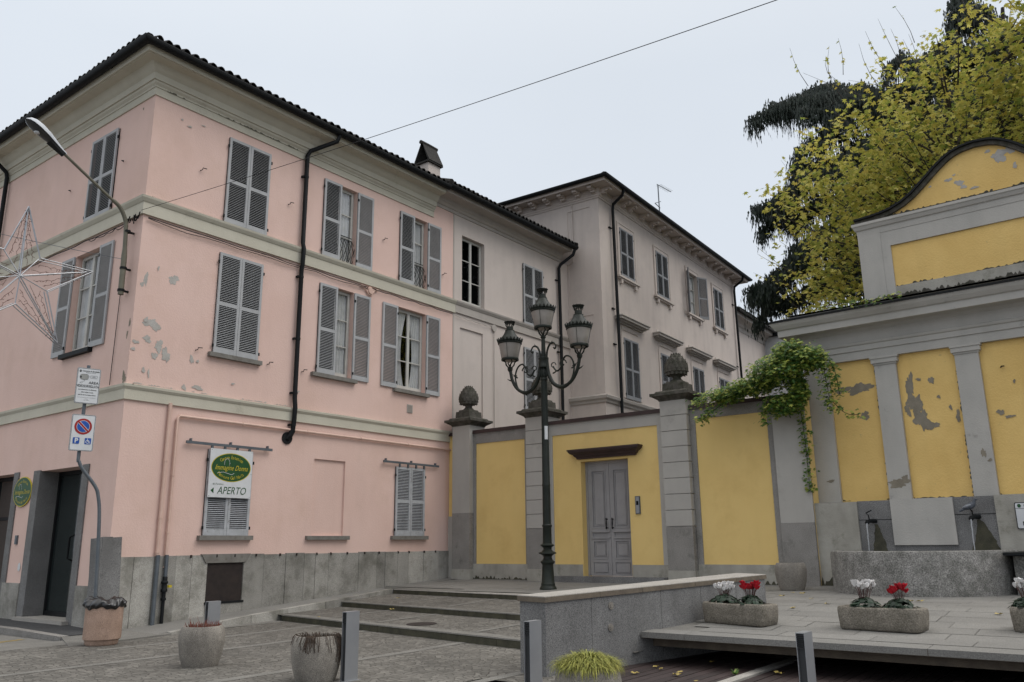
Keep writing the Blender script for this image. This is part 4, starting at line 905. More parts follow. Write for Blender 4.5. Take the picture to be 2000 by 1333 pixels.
# ================================================================== GROUND
m=MB(); m.poly((-300,-300,-.06),(300,-300,-.06),(300,400,-.06),(-300,400,-.06)); struct('ground',m,asph)
def riser(y,k):   # x of step k at y
    return [lambda y:10.88+(y-8.2)*.161,lambda y:13.24+(y-10)*.138,lambda y:15.5+(y-11.7)*.121][k](y)
def zst(x,y):  # street
    return .0 if x<9.4 else min(.03,(x-9.4)*.012)
def grid(name,fx0,fx1,y0,y1,zf,mt,nx=16,ny=20):
    m=MB(); vs=[]
    for j in range(ny+1):
        y=y0+(y1-y0)*j/ny
        for i in range(nx+1):
            x=fx0(y)+(fx1(y)-fx0(y))*i/nx; vs.append((x,y,zf(x,y)))
    m.add(vs,[(j*(nx+1)+i,j*(nx+1)+i+1,(j+1)*(nx+1)+i+1,(j+1)*(nx+1)+i) for j in range(ny) for i in range(nx)]); return struct(name,m,mt)
def curbY(x): # curb line in y
    pts=[(9.0,15.1),(10.44,15.46),(11.7,15.71),(13.0,15.74),(14.27,15.88),(15.7,16.10),(16.8,16.25)]
    for (a,b),(c,d) in zip(pts,pts[1:]):
        if x<=c: return b+(d-b)*(x-a)/(c-a)
    return 16.25
def rampz(x): return .03+.0665*(x-9)
grid('street',lambda y:-25,lambda y:8.4,-25,6.9,lambda x,y:0,cobble,2,2)
grid('street',lambda y:-25,lambda y:riser(y,0)+.03,6.0,15.3,zst,cobble,24,8)
m=MB(); m.poly((-25,15.3,0),(7.45,15.3,0),(7.45,60,0),(-25,60,0)); m.poly((7.45,15.3,0),(12,15.3,.031),(12,16.0,.031),(7.45,16.0,0)); struct('street',m,strip)
T1=lambda x,y:.155+.045*(x-riser(y,0))/2.3; T2=lambda x,y:.31+.09*(x-riser(y,1))/2.3
grid('steps',lambda y:riser(y,0),lambda y:riser(y,1)+.03,5.9,15.9,lambda x,y:T1(x,y)-.004,cobble)
grid('steps',lambda y:riser(y,1),lambda y:riser(y,2)+.03,5.9,16.3,lambda x,y:T2(x,y)-.004,cobble)
def zter(x,y):
    a=.5+.0448*(x-15.5); pts=[(10.6,.405),(11.6,.438),(13.0,.542),(13.85,.62),(18.9,.655)]; b=.655
    for (p,q),(r_,s_) in zip(pts,pts[1:]):
        if x<=r_: b=q+(s_-q)*(x-p)/(r_-p); break
    t=max(0,min(1,(y-5.8)/2.6)); t=t*t*(3-2*t); return b+(a-b)*t
# step nosings: stone edge blocks
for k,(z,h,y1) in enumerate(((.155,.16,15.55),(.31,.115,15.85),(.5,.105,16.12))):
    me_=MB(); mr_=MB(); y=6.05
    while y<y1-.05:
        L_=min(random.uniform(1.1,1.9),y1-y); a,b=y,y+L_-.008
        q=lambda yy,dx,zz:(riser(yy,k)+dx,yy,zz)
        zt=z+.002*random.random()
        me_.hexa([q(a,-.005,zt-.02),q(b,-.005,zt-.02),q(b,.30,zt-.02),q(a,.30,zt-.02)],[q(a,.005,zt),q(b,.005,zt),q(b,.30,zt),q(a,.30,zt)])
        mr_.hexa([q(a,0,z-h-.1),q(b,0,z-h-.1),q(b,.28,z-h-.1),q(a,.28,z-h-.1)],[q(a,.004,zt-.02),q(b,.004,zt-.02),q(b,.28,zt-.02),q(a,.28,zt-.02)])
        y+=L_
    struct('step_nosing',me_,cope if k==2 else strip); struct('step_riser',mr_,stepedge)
# terrace sheet + granite pavers (slabs with open joints)
grid('terrace',lambda y:riser(y,2)+.02 if y>6.4 else 13.3,lambda y:18.9,5.0,16.6,lambda x,y:zter(x,y)-.012,strip)
grid('terrace',lambda y:10.75,lambda y:18.9,-12,5.95,lambda x,y:zter(x,y)-.012,strip)
def pavers(mb,x0,y0,x1,y1,row,ln,keep,j=.0042,alongx=True,seed=3):
    r_=random.Random(seed); a=x0
    while a<x1:
        off=r_.random()*ln; b=y0-off
        while b<y1:
            L_=ln*r_.uniform(.85,1.1); xs_=(a+j,a+row-j); ys_=(max(b+j,y0),min(b+L_-j,y1))
            if ys_[1]-ys_[0]>.05 and keep((xs_[0]+xs_[1])/2,(ys_[0]+ys_[1])/2):
                dz=r_.uniform(0,.003); mb.poly(*[(x,y,zter(x,y)+dz) for x,y in ((xs_[0],ys_[0]),(xs_[1],ys_[0]),(xs_[1],ys_[1]),(xs_[0],ys_[1]))])
            b+=L_
        a+=row
PA=Vector((8.93,6.28)); PB=Vector((13.82,5.28))
def parY(x): return 6.28-.2045*(x-8.93)
def keep(x,y):
    if y<5.0: return True
    if x<14.0: return y<parY(x)-.02 and x<13.9
    return x>riser(y,2)+.33 or y<6.2
m=MB(); pavers(m,11.02,-12,18.87,16.7,.44,1.05,keep); struct('terrace_paving',m,paver)
m=MB()
y=-12
while y<5.85:
    L_=random.uniform(1.25,1.6); y2=min(y+L_,5.9); m.hexa([(10.68,y+.004,.33),(10.68,y2-.004,.33),(11.0,y2-.004,.33),(11.0,y+.004,.33)],[(10.68,y+.004,.405),(10.68,y2-.004,.405),(11.01,y2-.004,.418),(11.01,y+.004,.418)]); y=y2
struct('terrace_edge',m,paver)
m=MB(); m.box(10.685,11.0,-12,5.9,.325,.385); m.box(10.95,11.25,-12,5.86,.2,.33); m.box(14.5,14.7,-12,5.1,-.3,.45); struct('terrace_beam',m,copeedge)
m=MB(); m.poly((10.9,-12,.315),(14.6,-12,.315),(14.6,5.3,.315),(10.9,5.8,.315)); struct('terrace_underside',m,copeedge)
# deck in the pit
m=MB(); x=8.35; y=5.95
rowsY=[]; yy=-10
while yy<6.1:
    if 4.24<yy+.07<4.40: yy+=.145; continue
    xa=8.45 
    while xa<14.5: 
        L_=random.uniform(2.2,3.5); ye=yy+.132
        m.box(xa,min(xa+L_-.006,14.5),yy,ye,-.05,-.008+random.uniform(-.002,.002)); xa+=L_
    yy+=.145
struct('deck',m,deckm)
m=MB(); m.box(8.45,14.5,4.245,4.385,-.04,.004); struct('deck_strip',m,cope)
m=MB(); m.box(8.3,8.445,-12,6.3,-.1,.006); struct('kerb',m,strip)
# pale bands in the cobbles
m=MB()
for y,x0 in ((13.95,7.2),(12.3,3.0),(9.48,3.0),(6.75,3)):
    for a,b,zf in ((x0,None,zst),):
        xe=riser(y,0)
        n=6
        for k in range(n):
            xa=x0+(xe-x0)*k/n; xb=x0+(xe-x0)*(k+1)/n; m.poly((xa,y-.09,zst(xa,y)+.004),(xb,y-.09,zst(xb,y)+.004),(xb,y+.09,zst(xb,y)+.004),(xa,y+.09,zst(xa,y)+.004))
    if y>7:
        for k_,zf in ((0,T1),(1,T2)):
            xa,xb=riser(y,k_)+.3,riser(y,k_+1); m.poly((xa,y-.07,zf(xa,y)+.002),(xb,y-.07,zf(xb,y)+.002),(xb,y+.07,zf(xb,y)+.002),(xa,y+.07,zf(xa,y)+.002))
struct('paving_band',m,strip)
# raised sidewalk along the pink house with a kerb
m=MB(); kb=MB(); pts=[9.0,10.0,10.9,11.75,12.9,14.2,15.5,16.8]
for a,b in zip(pts,pts[1:]):
    ya,yb=curbY(a),curbY(b); za,zb=rampz(a)+.0,rampz(b)
    m.poly((a,ya+.14,za),(b,yb+.14,zb),(b,16.74,zb),(a,16.74,za))
m.poly((16.8,16.2,rampz(16.8)),(18.9,16.2,rampz(18.7)),(18.9,16.74,rampz(18.7)),(16.8,16.74,rampz(16.8)))
for a,b in ((9.2,10.1),(10.1,11.35),(11.35,12.35),(12.35,13.5),(13.5,15.1),(15.1,16.75)):
    ya,yb=curbY(a),curbY(b); za,zb=rampz(a)+.004,rampz(b)+.004; g=.006
    kb.hexa([(a+g,ya,-.2),(b-g,yb,-.2),(b-g,yb+.15,-.2),(a+g,ya+.15,-.2)],[(a+g,ya+.012,za),(b-g,yb+.012,zb),(b-g,yb+.15,zb),(a+g,ya+.15,za)])
m.hexa([(9.0,15.24,-.2),(9.2,15.27,-.2),(9.2,16.7,-.2),(9.0,16.7,-.2)],[(9.0,15.24,.029),(9.2,15.27,.04),(9.2,16.7,.04),(9.0,16.7,.029)]); struct('sidewalk',m,paver); struct('kerb',kb,slabm)
m=MB(); m.hexa([(7.2,14.9,-.2),(9.19,15.1,-.2),(9.19,16.74,-.2),(7.9,16.74,-.2)],[(7.2,14.9,.004),(9.19,15.1,.032),(9.19,16.74,.036),(7.9,16.74,.03)]); struct('sidewalk',m,strip)
m=MB(); m.poly((7.9,16.4,.035),(8.7,16.4,.045),(8.7,18.2,.10),(7.75,18.2,.10)); m.poly((7.75,18.2,.10),(8.7,18.2,.10),(8.7,60,.12),(7.6,60,.12)); struct('sidewalk',m,asph)
m=MB(); m.hexa([(7.75,16.4,-.1),(7.9,16.4,-.1),(7.9,18.2,-.1),(7.62,18.2,-.1)],[(7.75,16.4,.03),(7.9,16.4,.035),(7.77,18.2,.102),(7.62,18.2,.095)]); m.hexa([(7.62,18.2,-.1),(7.77,18.2,-.1),(7.62,60,-.1),(7.47,60,-.1)],[(7.62,18.2,.095),(7.77,18.2,.102),(7.62,60,.122),(7.47,60,.115)]); struct('kerb',m,graniteb)
m=MB(); m.poly((5.5,16.2,.004),(7.3,16.75,.004),(7.25,16.9,.004),(5.5,16.4,.004)); struct('road_marking',m,yellowline)
# manhole
mh=MB(); c=(11.95,11.25,T1(11.95,11.25)); mp_=[(11.95+.29*math.cos(2*math.pi*k/30),11.25+.29*math.sin(2*math.pi*k/30)) for k in range(30)]
mh.poly(*[(x,y,T1(x,y)+.004) for x,y in mp_])
single('manhole_cover',mh,rust,c,'round rusty manhole cover in the cobbled middle step','manhole')
# parapet
pw=thing('granite_parapet','low dark granite wall with pale coping between the steps and the flower terrace','wall',(11.5,5.9,0))
nrm=(.2,.98)
def pp(x,back,z,ext=0):   # point on parapet: x along the front line
    t=(x-8.93)/4.89; w0,w1=.48,.62; wd_=w0+(w1-w0)*t
    return (x+(.07*back if back else 0)+ (.035+.24*t)*back, parY(x)+wd_*back, z)
def topz(x): return .955+(1.075-.955)*(x-8.93)/4.89
nseg=[8.93,9.75,11.17,12.1,13.0,13.82]
b_=MB(); 
for a,b in zip(nseg,nseg[1:]):
    g=.003; b_.hexa([pp(a+g,0,-.1),pp(b-g,0,-.1),pp(b-g,1,-.1),pp(a+g,1,-.1)],[pp(a+g,0,topz(a)-.075),pp(b-g,0,topz(b)-.075),pp(b-g,1,topz(b)-.075),pp(a+g,1,topz(a)-.075)])
part('granite_cladding',b_,granite,pw)
b_=MB()
for a,b in zip([8.905,9.9,10.75,11.95,13.0],[9.9,10.75,11.95,13.0,13.85]):
    g=.003; o=.02; sh=lambda p,d:(p[0],p[1]+d,p[2])
    b_.hexa([sh(pp(a+g,0,topz(a)-.074),-o),sh(pp(b-g,0,topz(b)-.074),-o),sh(pp(b-g,1,topz(b)-.074),o),sh(pp(a+g,1,topz(a)-.074),o)],[sh(pp(a+g,0,topz(a)-.01),-o),sh(pp(b-g,0,topz(b)-.01),-o),sh(pp(b-g,1,topz(b)-.01),o),sh(pp(a+g,1,topz(a)-.01),o)])
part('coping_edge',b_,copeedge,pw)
b_=MB()
for a,b in zip([8.905,9.9,10.75,11.95,13.0],[9.9,10.75,11.95,13.0,13.85]):
    g=.003; b_.hexa([sh(pp(a+g,0,topz(a)-.012),-.016),sh(pp(b-g,0,topz(b)-.012),-.016),sh(pp(b-g,1,topz(b)-.012),.016),sh(pp(a+g,1,topz(a)-.012),.016)],[sh(pp(a+g,0,topz(a)),-.014),sh(pp(b-g,0,topz(b)),-.014),sh(pp(b-g,1,topz(b)),.014),sh(pp(a+g,1,topz(a)),.014)])
part('coping',b_,cope,pw)
for x,z in ((10.12,.78),(10.1,.50)):
    m=MB(); q=Vector((x,parY(x),z)); nn=Vector((-.2,-.98,0)); m.tube([q-nn*.01,q+nn*.012],.05,16); m.tube([q+nn*.012,q+nn*.018],.025,12); part('old_fixing',m,concp,pw)
# ================================================================== THREE-ARMED STREET LAMP
LX,LY,LZ=16.73,11.67,.55
lamp=thing('street_lamp','tall dark green cast iron lamp post with three crowned lanterns on scrolled arms','street lamp',(LX,LY,LZ))
m=MB().lathe([(.205,0),(.205,.03),(.19,.05),(.175,.08),(.165,.10),(.17,.13),(.155,.15),(.13,.56),(.135,.58),(.172,.62),(.172,.645),(.12,.68),(.098,.73),(.105,.77),(.16,.81),(.214,.825),(.21,.85),(.13,.88),(.098,.93),(.105,.97),(.165,1.01),(.165,1.03),(.108,1.06),(.104,1.44),(.118,1.46),(.118,1.49),(.10,1.51),(.095,2.4),(.10,2.42),(.10,2.46),(.092,2.48),(.072,5.03),(.09,5.05),(.09,5.09),(.075,5.11)],(LX,LY,LZ),20)
for k in range(16):
    t=2*math.pi*k/16; c,s=math.cos(t),math.sin(t); m.tube([(LX+.094*c,LY+.094*s,LZ+1.55),(LX+.074*c,LY+.074*s,LZ+5.0)],.007,4)
post=part('post',m,lampg,lamp,True)
m=MB().lathe([(.075,5.11),(.10,5.16),(.105,5.24),(.07,5.34),(.10,5.35),(.13,5.37),(.13,5.42),(.118,5.44),(.118,5.56),(.13,5.58),(.13,5.62),(.06,5.64),(.055,5.9),(.045,6.17),(.06,6.18)],(LX,LY,LZ),16)
for k in range(10): t=2*math.pi*k/10; c,s=math.cos(t),math.sin(t); m.tube([(LX+.10*c,LY+.10*s,LZ+5.11),(LX+.125*c,LY+.125*s,LZ+5.22),(LX+.09*c,LY+.09*s,LZ+5.34)],[.012,.018,.006],5)
part('hub',m,lampg,lamp,True)
ddx,ddy=.07,.9975
def arm_pt(r,z,sg): return (LX+ddx*r*sg,LY+ddy*r*sg,LZ+z)
def smooth(pts,n=4):
    out=[]
    for i in range(len(pts)-1):
        p0=pts[max(i-1,0)];p1=pts[i];p2=pts[i+1];p3=pts[min(i+2,len(pts)-1)]
        for k in range(n):
            t=k/n; out.append(tuple(.5*((2*b)+(-a+c)*t+(2*a-5*b+4*c-d)*t*t+(-a+3*b-3*c+d)*t**3) for a,b,c,d in zip(p0,p1,p2,p3)))
    return out+[pts[-1]]
lan_mesh=None
def lantern(x,y,z):
    """z = ring height; three parts"""
    c=(x,y,z)
    m=MB().lathe([(.045,-.30),(.06,-.27),(.075,-.25),(.06,-.22),(.05,-.20)],c,12)
    for k in range(4):
        t=R(45+90*k); m.tube([(x+.045*math.cos(t),y+.045*math.sin(t),z-.22),(x+.10*math.cos(t),y+.10*math.sin(t),z-.15),(x+.13*math.cos(t+.3),y+.13*math.sin(t+.3),z-.08),(x+.19*math.cos(t),y+.19*math.sin(t),z-.01)],[.018,.022,.018,.016],6)
    m.lathe([(.20,-.03),(.225,-.03),(.235,0),(.225,.03),(.20,.03),(.20,-.03)],c,24)
    for k in range(4): t=R(20+90*k); m.tube([(x+.222*math.cos(t),y+.222*math.sin(t),z+.02),(x+.302*math.cos(t),y+.302*math.sin(t),z+.41)],.006,4)
    base=part('lantern_basket',m,lampg,lamp,True)
    part('lantern_glass',MB().lathe([(.0,-.06),(.11,-.05),(.17,-.02),(.21,.03),(.255,.22),(.298,.41),(.0,.412)],c,28),lampglass,lamp,True)
    m=MB().lathe([(.29,.40),(.31,.405),(.32,.43),(.30,.46),(.29,.47),(.27,.56),(.20,.62),(.15,.70),(.12,.77),(.125,.785),(.11,.79),(.095,.80),(.09,.88),(.06,.89),(.0,.9)],c,24)
    top=part('lantern_cap',m,lampg,lamp,True)
    m=MB()
    for k in range(22):
        t0=2*math.pi*k/22; t1=2*math.pi*(k+1)/22; tm=(t0+t1)/2
        g=lambda t,r,zz:(x+r*math.cos(t),y+r*math.sin(t),z+zz)
        m.tube([g(t0,.30,.43),g(t0+.07,.325,.50),g(tm,.345,.545),g(t1-.07,.325,.50),g(t1,.30,.43)],.011,4,False)
        m.tube([g(tm,.305,.44),g(tm-.05,.325,.48),g(tm,.335,.515),g(tm+.05,.325,.48),g(tm,.305,.44)],.008,4,False)
    m.lathe([(.315,.475),(.325,.485),(.315,.49)],c,24)
    for k in range(10):
        t0=2*math.pi*k/10; t1=2*math.pi*(k+1)/10; tm=(t0+t1)/2
        m.tube([g(t0,.08,.87),g(t0,.10,.95),g(tm,.145,1.03),g(t1,.10,.95),g(t1,.08,.87)],.009,4,False)
        m.tube([g(t0,.095,.90),g(tm,.12,.94),g(t0,.135,1.02)],.007,4,False)
    m.lathe([(.14,1.005),(.15,1.015),(.14,1.02)],c,20)
    part('lantern_crown',m,lampg,top,True)
lantern(LX,LY,LZ+6.41)
for sg in (-1,1):
    q=[(.10,5.56),(.12,5.35),(.18,5.12),(.33,4.90),(.60,4.80),(.88,4.93),(1.06,5.20),(1.13,5.50)]
    m=MB().tube([arm_pt(r,z,sg) for r,z in smooth(q,4)],[.045]*8+[.05]*10+[.042]*11,10)
    m.tube([arm_pt(.55,4.79,sg),arm_pt(.6,4.74,sg)],.03,6)
    m.lathe([(.04,0),(.055,.03),(.07,.05),(.05,.09)],arm_pt(1.13,5.42,sg),10)
    am=part('arm',m,lampg,lamp,True)
    m=MB()
    # spiral scroll + leaves
    sp=[(.30,5.35),(.42,5.22),(.55,5.30),(.60,5.45),(.70,5.56),(.84,5.52),(.93,5.38),(.95,5.20),(.90,5.02),(.86,4.95)]
    m.tube([arm_pt(r,z,sg) for r,z in smooth(sp,3)],.022,7)
    m.tube([arm_pt(.60+.12*math.cos(t)*(1-t/9),5.38+.12*math.sin(t)*(1-t/9),sg) for t in [k*.5 for k in range(13)]],.016,6)
    m.tube([arm_pt(.30+.09*math.cos(t)*(1-t/8),5.38+.09*math.sin(t)*(1-t/8),sg) for t in [k*.5 for k in range(12)]],.014,6)
    for r,z in ((.95,5.25),(.98,5.3),(.62,5.48),(.36,5.2),(1.16,5.2)): m.tube([arm_pt(r-.07,z-.02,sg),arm_pt(r,z,sg),arm_pt(r+.08,z+.05,sg)],[.022,.018,.002],5)
    m.tube([arm_pt(r,z,sg) for r,z in smooth([(.10,5.6),(.12,5.78),(.2,5.93),(.32,5.97),(.40,5.88),(.37,5.80),(.33,5.84)],4)],[.026]*12+[.02]*13,7)
    m.tube([arm_pt(.25,5.95,sg),arm_pt(.29,6.03,sg)],[.02,.003],5)
    part('scroll',m,lampg,am,True)
    lantern(*arm_pt(1.13,5.75,sg))
m=MB(); vs=[]
for dz in (0,.33):
    for k in range(5): t=R(180+yaw*0+10+k*14)+.3; vs.append((LX+.088*math.cos(t),LY+.088*math.sin(t),LZ+3.55+dz))
m.add(vs,[(k,k+1,k+6,k+5) for k in range(4)]); part('sticker',m,signw,post)
# ================================================================== WALL STREET LAMP
wl=thing('wall_street_lamp','old gooseneck street lamp with gray cobra head fixed to the side wall near the corner','street lamp',Lf(-17.0,.05,6.95))
q=[(8.5,6.93),(8.49,7.8),(8.46,8.45),(8.42,8.65),(8.27,8.89),(8.0,9.05),(7.5,9.35),(7.0,9.655),(6.9,9.72)]
m=MB().tube([(x,17.03,z) for x,z in smooth(q,4)],[.06]*5+[.045]*14+[.032]*14,10)
part('pole',m,mat('olive_iron_pole',(.16,.15,.11),(.12,.11,.08),5,.6),wl,True)
m=MB()
for z in (7.0,7.5,8.35): m.tube([(8.5,17.03,z),(8.5,17.03,z+.05)],.075,10); m.box(8.5,8.66,17.01,17.05,z,z+.04)
part('pole_clip',m,darkm,wl)
A=Vector((7.02,17.03,9.63)); B=Vector((6.17,17.03,10.10)); ax=(B-A).normalized(); side=Vector((0,1,0)); upv=ax.cross(side)*-1
if upv.z<0: upv=-upv
m=MB(); n=12; prof=[(0,.04),(.12,.06),(.3,.10),(.5,.145),(.7,.165),(.85,.15),(.94,.105),(1,.02)]; vs=[]
for t,wd_ in prof:
    c=A+(B-A)*t
    for k in range(n):
        a=math.pi*k/(n-1); vs.append(c+side*wd_*math.cos(a)+upv*(.02+wd_*.95*math.sin(a)))
L=len(prof); m.add(vs,[(i*n+k,i*n+k+1,i*n+n+k+1,i*n+n+k) for i in range(L-1) for k in range(n-1)])
hd=part('lamp_head',m,mat('lamp_gray_shell',(.55,.57,.60),(.48,.50,.53),4,.45),wl,True)
m=MB(); vs=[]
for t,wd_ in prof[2:]:
    c=A+(B-A)*t
    for k in range(9):
        a=math.pi*k/8; vs.append(c+side*wd_*.93*math.cos(a)-upv*(-.02+wd_*.35*math.sin(a)))
m.add(vs,[(i*9+k,i*9+k+1,i*9+10+k,i*9+9+k) for i in range(len(prof)-3) for k in range(8)]); part('diffuser',m,mat('smoked_diffuser',(.045,.045,.047),(.03,.03,.03),6,.25),hd,True)
m=MB(); m.lathe([(0,-.05),(.05,-.03),(.06,0),(.0,.03)],A+(B-A)*.68-upv*.035,12); part('bulb',m,signw,hd,True)
m=MB(); c=A+(B-A)*.02; m.hexa([tuple(c+side*s_*.05-upv*.05) for s_ in (-1,1)]+[tuple(A+(B-A)*.4+side*s_*.1-upv*.03) for s_ in (1,-1)],[tuple(c+side*s_*.05+upv*.02) for s_ in (-1,1)]+[tuple(A+(B-A)*.4+side*s_*.1+upv*.02) for s_ in (1,-1)]); part('ballast_box',m,darkm,hd)
# ================================================================== CHRISTMAS STAR
st=thing('christmas_star','five pointed silver tube star decoration with strings of tiny lights, hung before the side wall','decoration',(6.47,17.06,6.83))
SC=Vector((6.47,17.06,6.83)); Rt,ri=1.47,.57
tip=[SC+Vector((Rt*math.cos(R(90+72*k)),0,Rt*math.sin(R(90+72*k)))) for k in range(5)]; inn=[SC+Vector((ri*math.cos(R(54+72*k)),0,ri*math.sin(R(54+72*k)))) for k in range(5)]
m=MB(); off=Vector((0,.05,0))
for k in range(5):
    for a,b in ((tip[k],inn[k]),(tip[k],inn[(k+1)%5])):
        m.tube([a-off*.4,b-off*.4],.012,6); d=(b-a).normalized(); nn=Vector((-d.z,0,d.x))*.03; m.tube([a+nn*.6+off,b+nn+off],.010,6)
    m.tube([SC-off,tip[k]],.012,6); m.tube([SC+off,tip[k]+off*.5],.009,6); m.tube([SC-off,inn[k]],.010,6)
part('tube_frame',m,silver,st)
m=MB(); r_=random.Random(5)
for k in range(5):
    for b in (inn[k],inn[(k+1)%5]):
        for f_ in (.35,.7):
            p=[SC+(b-SC)*f_+(tip[k]-SC-(b-SC)*f_)*(.06+.88*t/16)+Vector((r_.uniform(-.022,.022),0,r_.uniform(-.022,.022)-.05*math.sin(math.pi*t/16))) for t in range(17)]
            m.tube(p,.004,4)
            for q_ in p[1::1]: m.tube([q_,q_+Vector((r_.uniform(-.05,.05),0,r_.uniform(-.06,.02)))],.005,3)
part('light_string',m,redwire,st)
def cable(name,a,b,sagm,r,label,mt=darkm,n=28):
    a,b=Vector(a),Vector(b); m=MB().tube([a+(b-a)*k/n-Vector((0,0,4*sagm*(k/n)*(1-k/n))) for k in range(n+1)],r,5); return single(name,m,mt,a,label,'cable')
cable('star_wire',(8.52,17.03,7.73),(-6,17.1,8.0),.35,.006,'thin steel wire that carries the star, tied to the gooseneck lamp pole',galv)
E1=EYE+(F+rr*(1475-1000)/1612.44-uu*(0-666.5)/1612.44)*10
E0=Vector((8.55,16.62,8.79)); E2=E0+(E1-E0)*1.45
cable('overhead_cable',E0,E2,.12,.0055,'long dark cable crossing the sky from the pink house corner')
# ================================================================== SIGNS
def sign_text_plate(S,a,b): pass
sp=thing('sign_post','bent gray steel post carrying the video surveillance plate and the no parking plate','sign post',(7.97,15.61,.0))
q=[(7.95,15.613,0),(7.93,15.618,.76),(7.86,15.635,2.1),(7.80,15.65,2.55),(7.72,15.67,2.75),(7.50,15.72,3.03),(7.42,15.74,3.18),(7.40,15.745,3.36),(7.40,15.745,5.0)]
part('pole',MB().tube(smooth(q,4),.032,12),galv,sp,True)
SF=Fr(7.205,15.79,-R(13.6))
def plate_obj(name,z0,label):
    loc=Vector(SF(0,.075,z0))-WM[sp.name].translation; me=MB(); plate(me,roundrect(0,.41,0,.68,.03),0,.012)
    o=link(name,mesh(name,me,galv),sp,loc,SF.a); o['label']=label
    m=MB(); plate(m,roundrect(.004,.406,.004,.676,.028),-.003,0); link('plate_face',mesh('plate_face',m,signw),o)
    m=MB(); n=24; pa_=roundrect(.010,.400,.010,.670,.026); pb=roundrect(.016,.394,.016,.664,.022); N_=len(pa_)
    m.add([(x,-.0045,z) for x,z in pa_]+[(x,-.0045,z) for x,z in pb],[(k,(k+1)%N_,N_+(k+1)%N_,N_+k) for k in range(N_)]); link('plate_border',mesh('plate_border',m,signk),o)
    return o
v1=plate_obj('surveillance_plate',4.254,'white plate reading AREA VIDEOSORVEGLIATA'); m=MB()
put_text(m,'Comune di Stradella',.036,.235,.620,-.006,bold=.0008); put_text(m,'Provincia di Pavia',.024,.235,.590,-.006)
put_text(m,'AREA',.070,.30,.40,-.006,bold=.001); put_text(m,'VIDEOSORVEGLIATA',.070,.205,.33,-.006,sx=.58,bold=.001)
put_text(m,'La registrazione è effettuata',.028,.205,.265,-.006,bold=.0006); put_text(m,'dalla Polizia Locale',.028,.205,.215,-.006,bold=.0006); put_text(m,'per fini di sicurezza urbana',.028,.205,.165,-.006,bold=.0006)
put_text(m,'Art. 13 del Codice in materia di protezione dei dati',.015,.205,.115,-.006); put_text(m,'personali',.015,.205,.09,-.006); put_text(m,'(d.lgs. 196/2003)',.015,.205,.065,-.006)
def outl(mm_,pts,w_=.0035,y=-.0065,close=True):
    k=len(pts)
    for i in range(k if close else k-1):
        a,b=pts[i],pts[(i+1)%k]; dx,dz=b[0]-a[0],b[1]-a[1]; l=math.hypot(dx,dz) or 1; nx,nz_=-dz/l*w_/2,dx/l*w_/2
        mm_.poly((a[0]+nx,y,a[1]+nz_),(b[0]+nx,y,b[1]+nz_),(b[0]-nx,y,b[1]-nz_),(a[0]-nx,y,a[1]-nz_))
cam_=[(.05,.50),(.06,.54),(.09,.555),(.17,.56),(.195,.545),(.20,.48),(.19,.46),(.12,.45),(.07,.46)]
outl(m,cam_); outl(m,[(.14,.45),(.13,.42),(.08,.41),(.06,.39),(.10,.385),(.11,.40)],close=False); outl(m,[(.2,.515),(.235,.515)],close=False); outl(m,roundrect(.24,.35,.49,.54,.006,2))
disc(m,.07,.50,.014,.022,-.0065,12); put_text(m,'◄1',.03,.29,.515,-.0068) if False else None
m.poly((.265,-.0066,.515),(.285,-.0066,.53),(.285,-.0066,.50)); outl(m,[(.30,.528),(.305,.515),(.32,.502)],.008,close=False)
disc(m,.055,.615,.018,.024,-.006,10,.6); outl(m,[(.055,.60),(.055,.632)],.006,close=False); outl(m,[(.042,.616),(.068,.616)],.006,close=False)
link('lettering',mesh('lettering',m,signk),v1)
m=MB(); m.poly(*[(x,-.0055,z) for x,z in cam_]); link('camera_picture',mesh('camera_picture',m,gray2),v1)
v2=plate_obj('no_parking_plate',3.367,'white plate with the round no parking sign, blue P and wheelchair squares')
m=MB(); disc(m,.205,.455,.150,.150,-.006,44); link('red_ring',mesh('red_ring',m,signr),v2)
m=MB(); disc(m,.205,.455,.112,.112,-.0075,44); link('white_ring',mesh('white_ring',m,signw),v2)
m=MB(); disc(m,.205,.455,.105,.105,-.009,44)
m.poly(*[(x,-.008,z) for x,z in roundrect(.055,.165,.13,.245,.012)]); m.poly(*[(x,-.008,z) for x,z in roundrect(.255,.365,.13,.245,.012)]); link('blue_field',mesh('blue_field',m,signb),v2)
m=MB(); a=R(-45); c,s=math.cos(a),math.sin(a)
m.poly(*[(.205+x*c-z*s,-.0105,.455+x*s+z*c) for x,z in ((-.118,-.024),(.118,-.024),(.118,.024),(-.118,.024))]); 
put_text(m,'P',.115,.112,.187,-.0095,bold=.005)
disc(m,.305,.175,.034,.034,-.0095,24,.72); outl(m,[(.300,.215),(.303,.182),(.328,.180),(.340,.150),(.350,.152)],.010,-.010,False); disc(m,.299,.228,.009,.009,-.0098,10); outl(m,[(.303,.20),(.325,.20)],.008,-.010,False)
link('white_symbol',mesh('white_symbol',m,signw),v2)
m=MB(); m.poly(*[(.205+x*c-z*s,-.012,.455+x*s+z*c) for x,z in ((-.118,-.016),(.118,-.016),(.118,.016),(-.118,.016))]); link('red_bar',mesh('red_bar',m,signr),v2)
